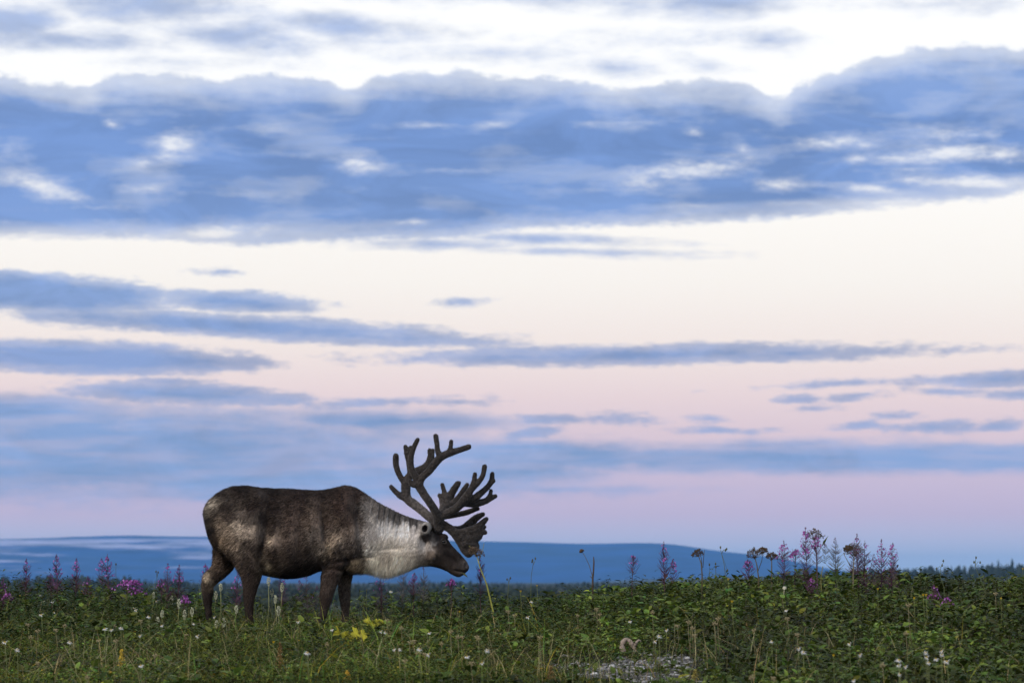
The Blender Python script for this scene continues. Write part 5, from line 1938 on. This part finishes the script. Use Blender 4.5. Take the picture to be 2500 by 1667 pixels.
# --- tall bud stalks on the skyline
for (path, buds, Y, lab) in [
        ([(1296, 1440), (1297, 1405), (1301, 1380), (1306, 1370)], [(1300, 1367), (1307, 1363), (1299, 1371)], 26.0, 'thin stalk with three dark buds left of the dead stick'),
        ([(1772, 1410), (1768, 1378), (1762, 1352), (1759, 1340)], [(1759, 1336), (1771, 1343), (1774, 1340), (1776, 1392)], 25.2, 'branched stalk with dark buds in front of the hill slope'),
        ([(2305, 1435), (2295, 1405), (2297, 1385), (2303, 1372)], [(2303, 1369), (2300, 1380), (2287, 1388)], 24.4, 'green bud stalk right of the fireweed group'),
        ([(2405, 1440), (2390, 1405), (2381, 1382), (2382, 1365)], [(2383, 1361), (2378, 1372), (2393, 1373)], 24.4, 'green bud stalk before the far spruce wood'),
        ([(1748, 1405), (1747, 1385), (1747, 1377)], [(1747, 1376), (1748, 1384)], 25.2, 'small bud spike left of the branched bud stalk'),
        ([(1732, 1405), (1732, 1390)], [(1732, 1378)], 25.3, 'short thin bud spike beside the drooping umbel'),
        ([(1240, 1450), (1242, 1425), (1243, 1412)], [(1238, 1414), (1246, 1411)], 26.2, 'pale two-budded stalk right of the muzzle'),
        ([(383, 1440), (383, 1412), (384, 1400)], [(381, 1395), (386, 1397)], 27.3, 'thin stalk with twin dark buds left of the fireweed pair'),
        ([(284, 1440), (283, 1400), (283, 1385)], [(283, 1377)], 27.0, 'stalk with one pale-tipped bud right of the bushiest fireweed'),
        ([(895, 1490), (895, 1460), (895, 1445)], [(895, 1441)], 26.6, 'thin stem with flat dark head behind the far foreleg'),
        ([(878, 1470), (878, 1450)], [(878, 1441)], 27.0, 'shorter stem with flat dark head next to the far foreleg')]:
    pts = [at(u, v, Y) for u, v in path]
    foot = np.array([pts[0][0], Y, float(gz(pts[0][0], Y))])
    t = empty('bud_stalk', foot)
    tag(t, lab, 'bud stalk', 'bud stalks on the crest')
    W = [np.zeros(3)] + [p - foot for p in pts]
    mb = MB()
    mb.tube(W, np.linspace(.0026, .0014, len(W)), seg=5, col=(0.09, 0.11, 0.045))
    for (u, v) in buds:
        b = at(u, v, Y) - foot
        mb.tube([W[-2] if len(W) > 2 else W[-1], (W[-1] + b) / 2 + np.array([0, 0, -.004]), b], [.0014, .0012, .001], seg=4, col=(0.09, 0.11, 0.045))
    mb.build('stem', stalk_mat, t)
    for (u, v) in buds:
        b = at(u, v, Y) - foot
        mb = MB()
        mb.ball(b, (.0062, .0062, .0085), (0.055, 0.065, 0.035), seg=8, rings=5)
        mb.ball(b + np.array([0, 0, .007]), (.004, .004, .005), (0.10, 0.095, 0.06), seg=6, rings=4)
        mb.build('bud', stalk_mat, t)

# --- yellow lobed leaves
def lobed(foot_uv, h, r, lab, seed):
    random.seed(seed)
    foot, top = stand(foot_uv[0], foot_uv[1], h, 20, 26)
    t = empty('yellow_leaf_plant', foot)
    tag(t, lab, 'yellow leaves', 'yellow lobed leaves')
    top = top - foot
    mb = MB()
    mb.tube([(0.01, 0, 0), top * .6, top], [.003, .0026, .002], seg=5, col=(0.22, 0.20, 0.05))
    mb.build('stem', stalk_mat, t)
    for q in range(4):
        mb = MB()
        c = top + np.array([(q - 1.5) * r * .55, random.uniform(-.03, .03), random.uniform(-.25, .25) * r - (q % 2) * r * .2])
        ax = np.array([random.uniform(-.7, .7), -.6, random.uniform(.2, 1.0)])
        ax /= np.linalg.norm(ax)
        a_ = np.cross(ax, (0, 0.3, 1))
        a_ /= np.linalg.norm(a_)
        b_ = np.cross(ax, a_)
        n = 40
        V = [c]
        ph = random.random() * 6
        for k in range(n):
            a = 2 * math.pi * k / n
            rr = r * .60 * (0.55 + 0.30 * abs(math.sin(2.5 * a + ph)) ** .7 + .10 * math.sin(11 * a)) * random.uniform(.75, 1.2)
            V.append(c + (a_ * math.cos(a) + b_ * math.sin(a)) * rr + ax * (rr * .45 * math.sin(3 * a + ph) + random.uniform(-.007, .007)))
        col = np.array((0.36, 0.34, 0.03)) * (.4 + .8 * rng.random(n + 1))[:, None]
        mb.add(V, [(0, 1 + k, 1 + (k + 1) % n) for k in range(n)], None, col)
        mb.build('leaf', leaf_mat, t)


lobed((858, 1550), .15, .085, 'larger clump of yellow lobed leaves in front of the forelegs', 5)
lobed((914, 1518), .15, .06, 'smaller clump of yellow-green lobed leaves behind the larger one', 6)
random.seed(123)

# --- brown and golden seed spikes
for (u, v, Y_h, col, lab) in [(684, 1568, .22, (0.16, 0.09, 0.03), 'brown dock-like seed spike in front of the belly'),
                              (297, 1584, .16, (0.42, 0.29, 0.03), 'golden flower spike in the left foreground'),
                              (848, 1636, .10, (0.42, 0.26, 0.03), 'orange-yellow flower spike at the bottom below the yellow leaves'),
                              (1345, 1625, .12, (0.14, 0.09, 0.03), 'rusty brown plant left of the gravel patch'),
                              (1697, 1634, .10, (0.24, 0.20, 0.05), 'small yellowish plant at the right end of the gravel')]:
    foot, top = stand(u, v, Y_h)
    t = empty('seed_spike', foot)
    tag(t, lab, 'seed spike', 'brown and golden spikes')
    top = top - foot
    mb = MB()
    mb.tube([(0, 0, 0), top], [.003, .0015], seg=5, col=np.array(col) * .7)
    mb.build('stem', stalk_mat, t)
    mb = MB()
    for k in range(110):
        f = random.random()
        a = random.uniform(0, 6.28)
        r = (.006 + .024 * f) * random.random() ** .5
        mb.ball(top * (1 - .62 * f) + np.array([math.cos(a) * r, math.sin(a) * r, 0]), random.uniform(.0024, .0042), np.array(col) * random.uniform(.5, 1.5), seg=4, rings=3)
    mb.build('seeds', stalk_mat, t)

# ------------------------------------------------------------------ stones, driftwood
stone_mat = tint_mat('grey_stone', (1, 1, 1), rough=0.85, noise_scale=60, var=0.35, spec=0.3, bump=0.5)


def stone(mb, c, r, col, seg=7, rings=5):
    c = np.asarray(c, float)
    sc = np.array([random.uniform(.8, 1.5), random.uniform(.7, 1.2), random.uniform(.5, .9)]) * r
    k0 = len(mb.v)
    mb.ball(c, sc, col, seg, rings)
    V = mb.v[k0]
    nz_ = 1 + 0.35 * (np.random.default_rng(random.randint(0, 10 ** 6)).random(len(V)) - .5)
    mb.v[k0] = c + (V - c) * nz_[:, None]


# the bare gravelly soil: a sheet just above the ground
gx, gy = np.meshgrid(np.linspace(-0.75, 0.75, 46), np.linspace(-2.9, 2.1, 60), indexing='ij')
px_ = GRAVEL[0] + gx.ravel()
py_ = GRAVEL[1] + gy.ravel()
keep = gravel_mask(px_, py_) < 1.2
Vg = np.stack([px_, py_, gz(px_, py_) + 0.006 - 0.012 * sstep(gravel_mask(px_, py_), .95, 1.2)], 1)
i, j = np.meshgrid(np.arange(45), np.arange(59), indexing='ij')
a = (i * 60 + j).ravel()
q = np.stack([a, a + 60, a + 61, a + 1], 1)
q = q[keep[q].all(1)]
soil2 = tint_mat('gravel_soil', (0.050, 0.046, 0.042), rough=0.95, noise_scale=45, var=0.6, spec=0.1, bump=0.6)
tag(mesh_np('gravel_bed', Vg, q, soil2, col=np.ones((len(Vg), 3))), 'bare grey soil of the gravel patch at the bottom right of centre', 'gravel', kind='structure')

mb = MB()
cnt = 0
while cnt < 1000:
    x = GRAVEL[0] + random.uniform(-.75, .75)
    y = GRAVEL[1] + random.uniform(-2.4, 1.7)
    m_ = float(gravel_mask(np.array([x]), np.array([y]))[0])
    if m_ > 1.1 or random.random() < 0.8 * max(0, m_ - .2):
        continue
    r = random.uniform(.004, .009) if random.random() < .85 else random.uniform(.010, .017)
    g = random.uniform(.05, .17) if random.random() < .72 else random.uniform(.17, .34)
    stone(mb, (x, y, float(gz(x, y)) + .006 + r * .2), r, np.array((g, g * .985, g * .97)), 6, 4)
    cnt += 1
tag(mb.build('gravel', stone_mat), 'pale grey pebbles of the gravel patch', 'gravel', kind='stuff')

ROCKS = [(1452, 1640, .022, 'pale pebble stone at the left of the gravel patch', .5), (1494, 1622, .020, 'light stone in the middle of the gravel patch, near its back edge', .45),
         (1560, 1628, .024, 'larger grey stone right of the gravel centre', .38), (1586, 1650, .022, 'whitish stone at the lower right of the gravel patch', .5),
         (1655, 1622, .020, 'flat grey stone at the right back of the gravel patch', .34), (1410, 1612, .018, 'small stone at the left back corner of the gravel patch', .4),
         (922, 1640, .035, 'dark stone with a pale top at the bottom edge below the throat', .10), (1120, 1660, .030, 'grey stone at the bottom edge left of the gravel', .2)]
for (u, v, r, lab, g) in ROCKS:
    foot, top = stand(u, v, .02)
    mb = MB()
    random.seed(u)
    stone(mb, (0, 0, r * .35), r, np.array((g, g * .98, g * .96)), 12, 9)
    o = mb.build('rock', stone_mat, None, smooth=False, loc=foot)
    tag(o, lab, 'rock', 'stones in the gravel')
wood = tint_mat('bleached_wood', (1, 1, 1), rough=0.8, noise_scale=70, var=0.3, spec=0.2, bump=0.5)
Yw = 21.9
path = [(1524, 1592), (1519, 1580), (1521, 1567), (1530, 1560), (1539, 1566), (1545, 1576), (1551, 1586), (1547, 1600)]
P = np.array([at(u, v, Yw) for u, v in path])
foot = np.array([P[0][0], Yw, float(gz(P[0][0], Yw))])
t = empty('driftwood', foot)
tag(t, 'curled pinkish beige piece of bleached wood behind the gravel patch', 'driftwood')
mb = MB()
tt = np.linspace(0, 1, 30)
Q = crom(np.linspace(0, 1, len(P)), P, tt) - foot
mb.tube(Q, np.interp(tt, [0, .15, .4, .75, 1], [.014, .018, .012, .014, .004]) * (1 + .16 * np.sin(tt * 23) + .1 * np.sin(tt * 51)), seg=10, col=(0.27, 0.215, 0.18), flat=.7)
mb.build('curl', wood, t, smooth=True)
mb = MB()
P2 = np.array([at(u, v, Yw) for u, v in ((1549, 1578), (1554, 1567), (1560, 1562), (1566, 1565))]) - foot
mb.tube(P2, [.009, .009, .007, .003], seg=8, col=(0.27, 0.22, 0.185))
mb.build('branch', wood, t, smooth=True)
# pale stick lying left of the gravel
foot, top = stand(1384, 1600, .02)
mb = MB()
mb.tube([(-.045, 0, .012), (-.02, .01, .020), (.012, 0, .017), (.04, -.01, .012)], [.007, .009, .008, .004], seg=7, col=(0.42, 0.38, 0.34))
o = mb.build('pale_stick', wood, None, smooth=True, loc=foot)
tag(o, 'pale short stick lying on the ground left of the gravel patch', 'stick')

# --- the sprig held in the reindeer's mouth
p = at(450 + 1893 / 2.8, 1020 + 1056 / 2.8, DEER_Y - .035)
mb = MB()
mb.tube([(0, 0, 0), (.03, -.012, -.010), (.046, -.014, -.026)], [.0018, .0016, .0012], seg=4, col=(0.10, 0.12, 0.05))
mb.leaf((.012, -.008, -.004), (.9, -.2, -.75), (0, -1, .3), .055, .016, (0.10, 0.12, 0.055), bend=.1)
o = mb.build('grass_sprig', leaf_mat, None, loc=p)
tag(o, 'green leaf sprig hanging out of the mouth of the reindeer', 'sprig')
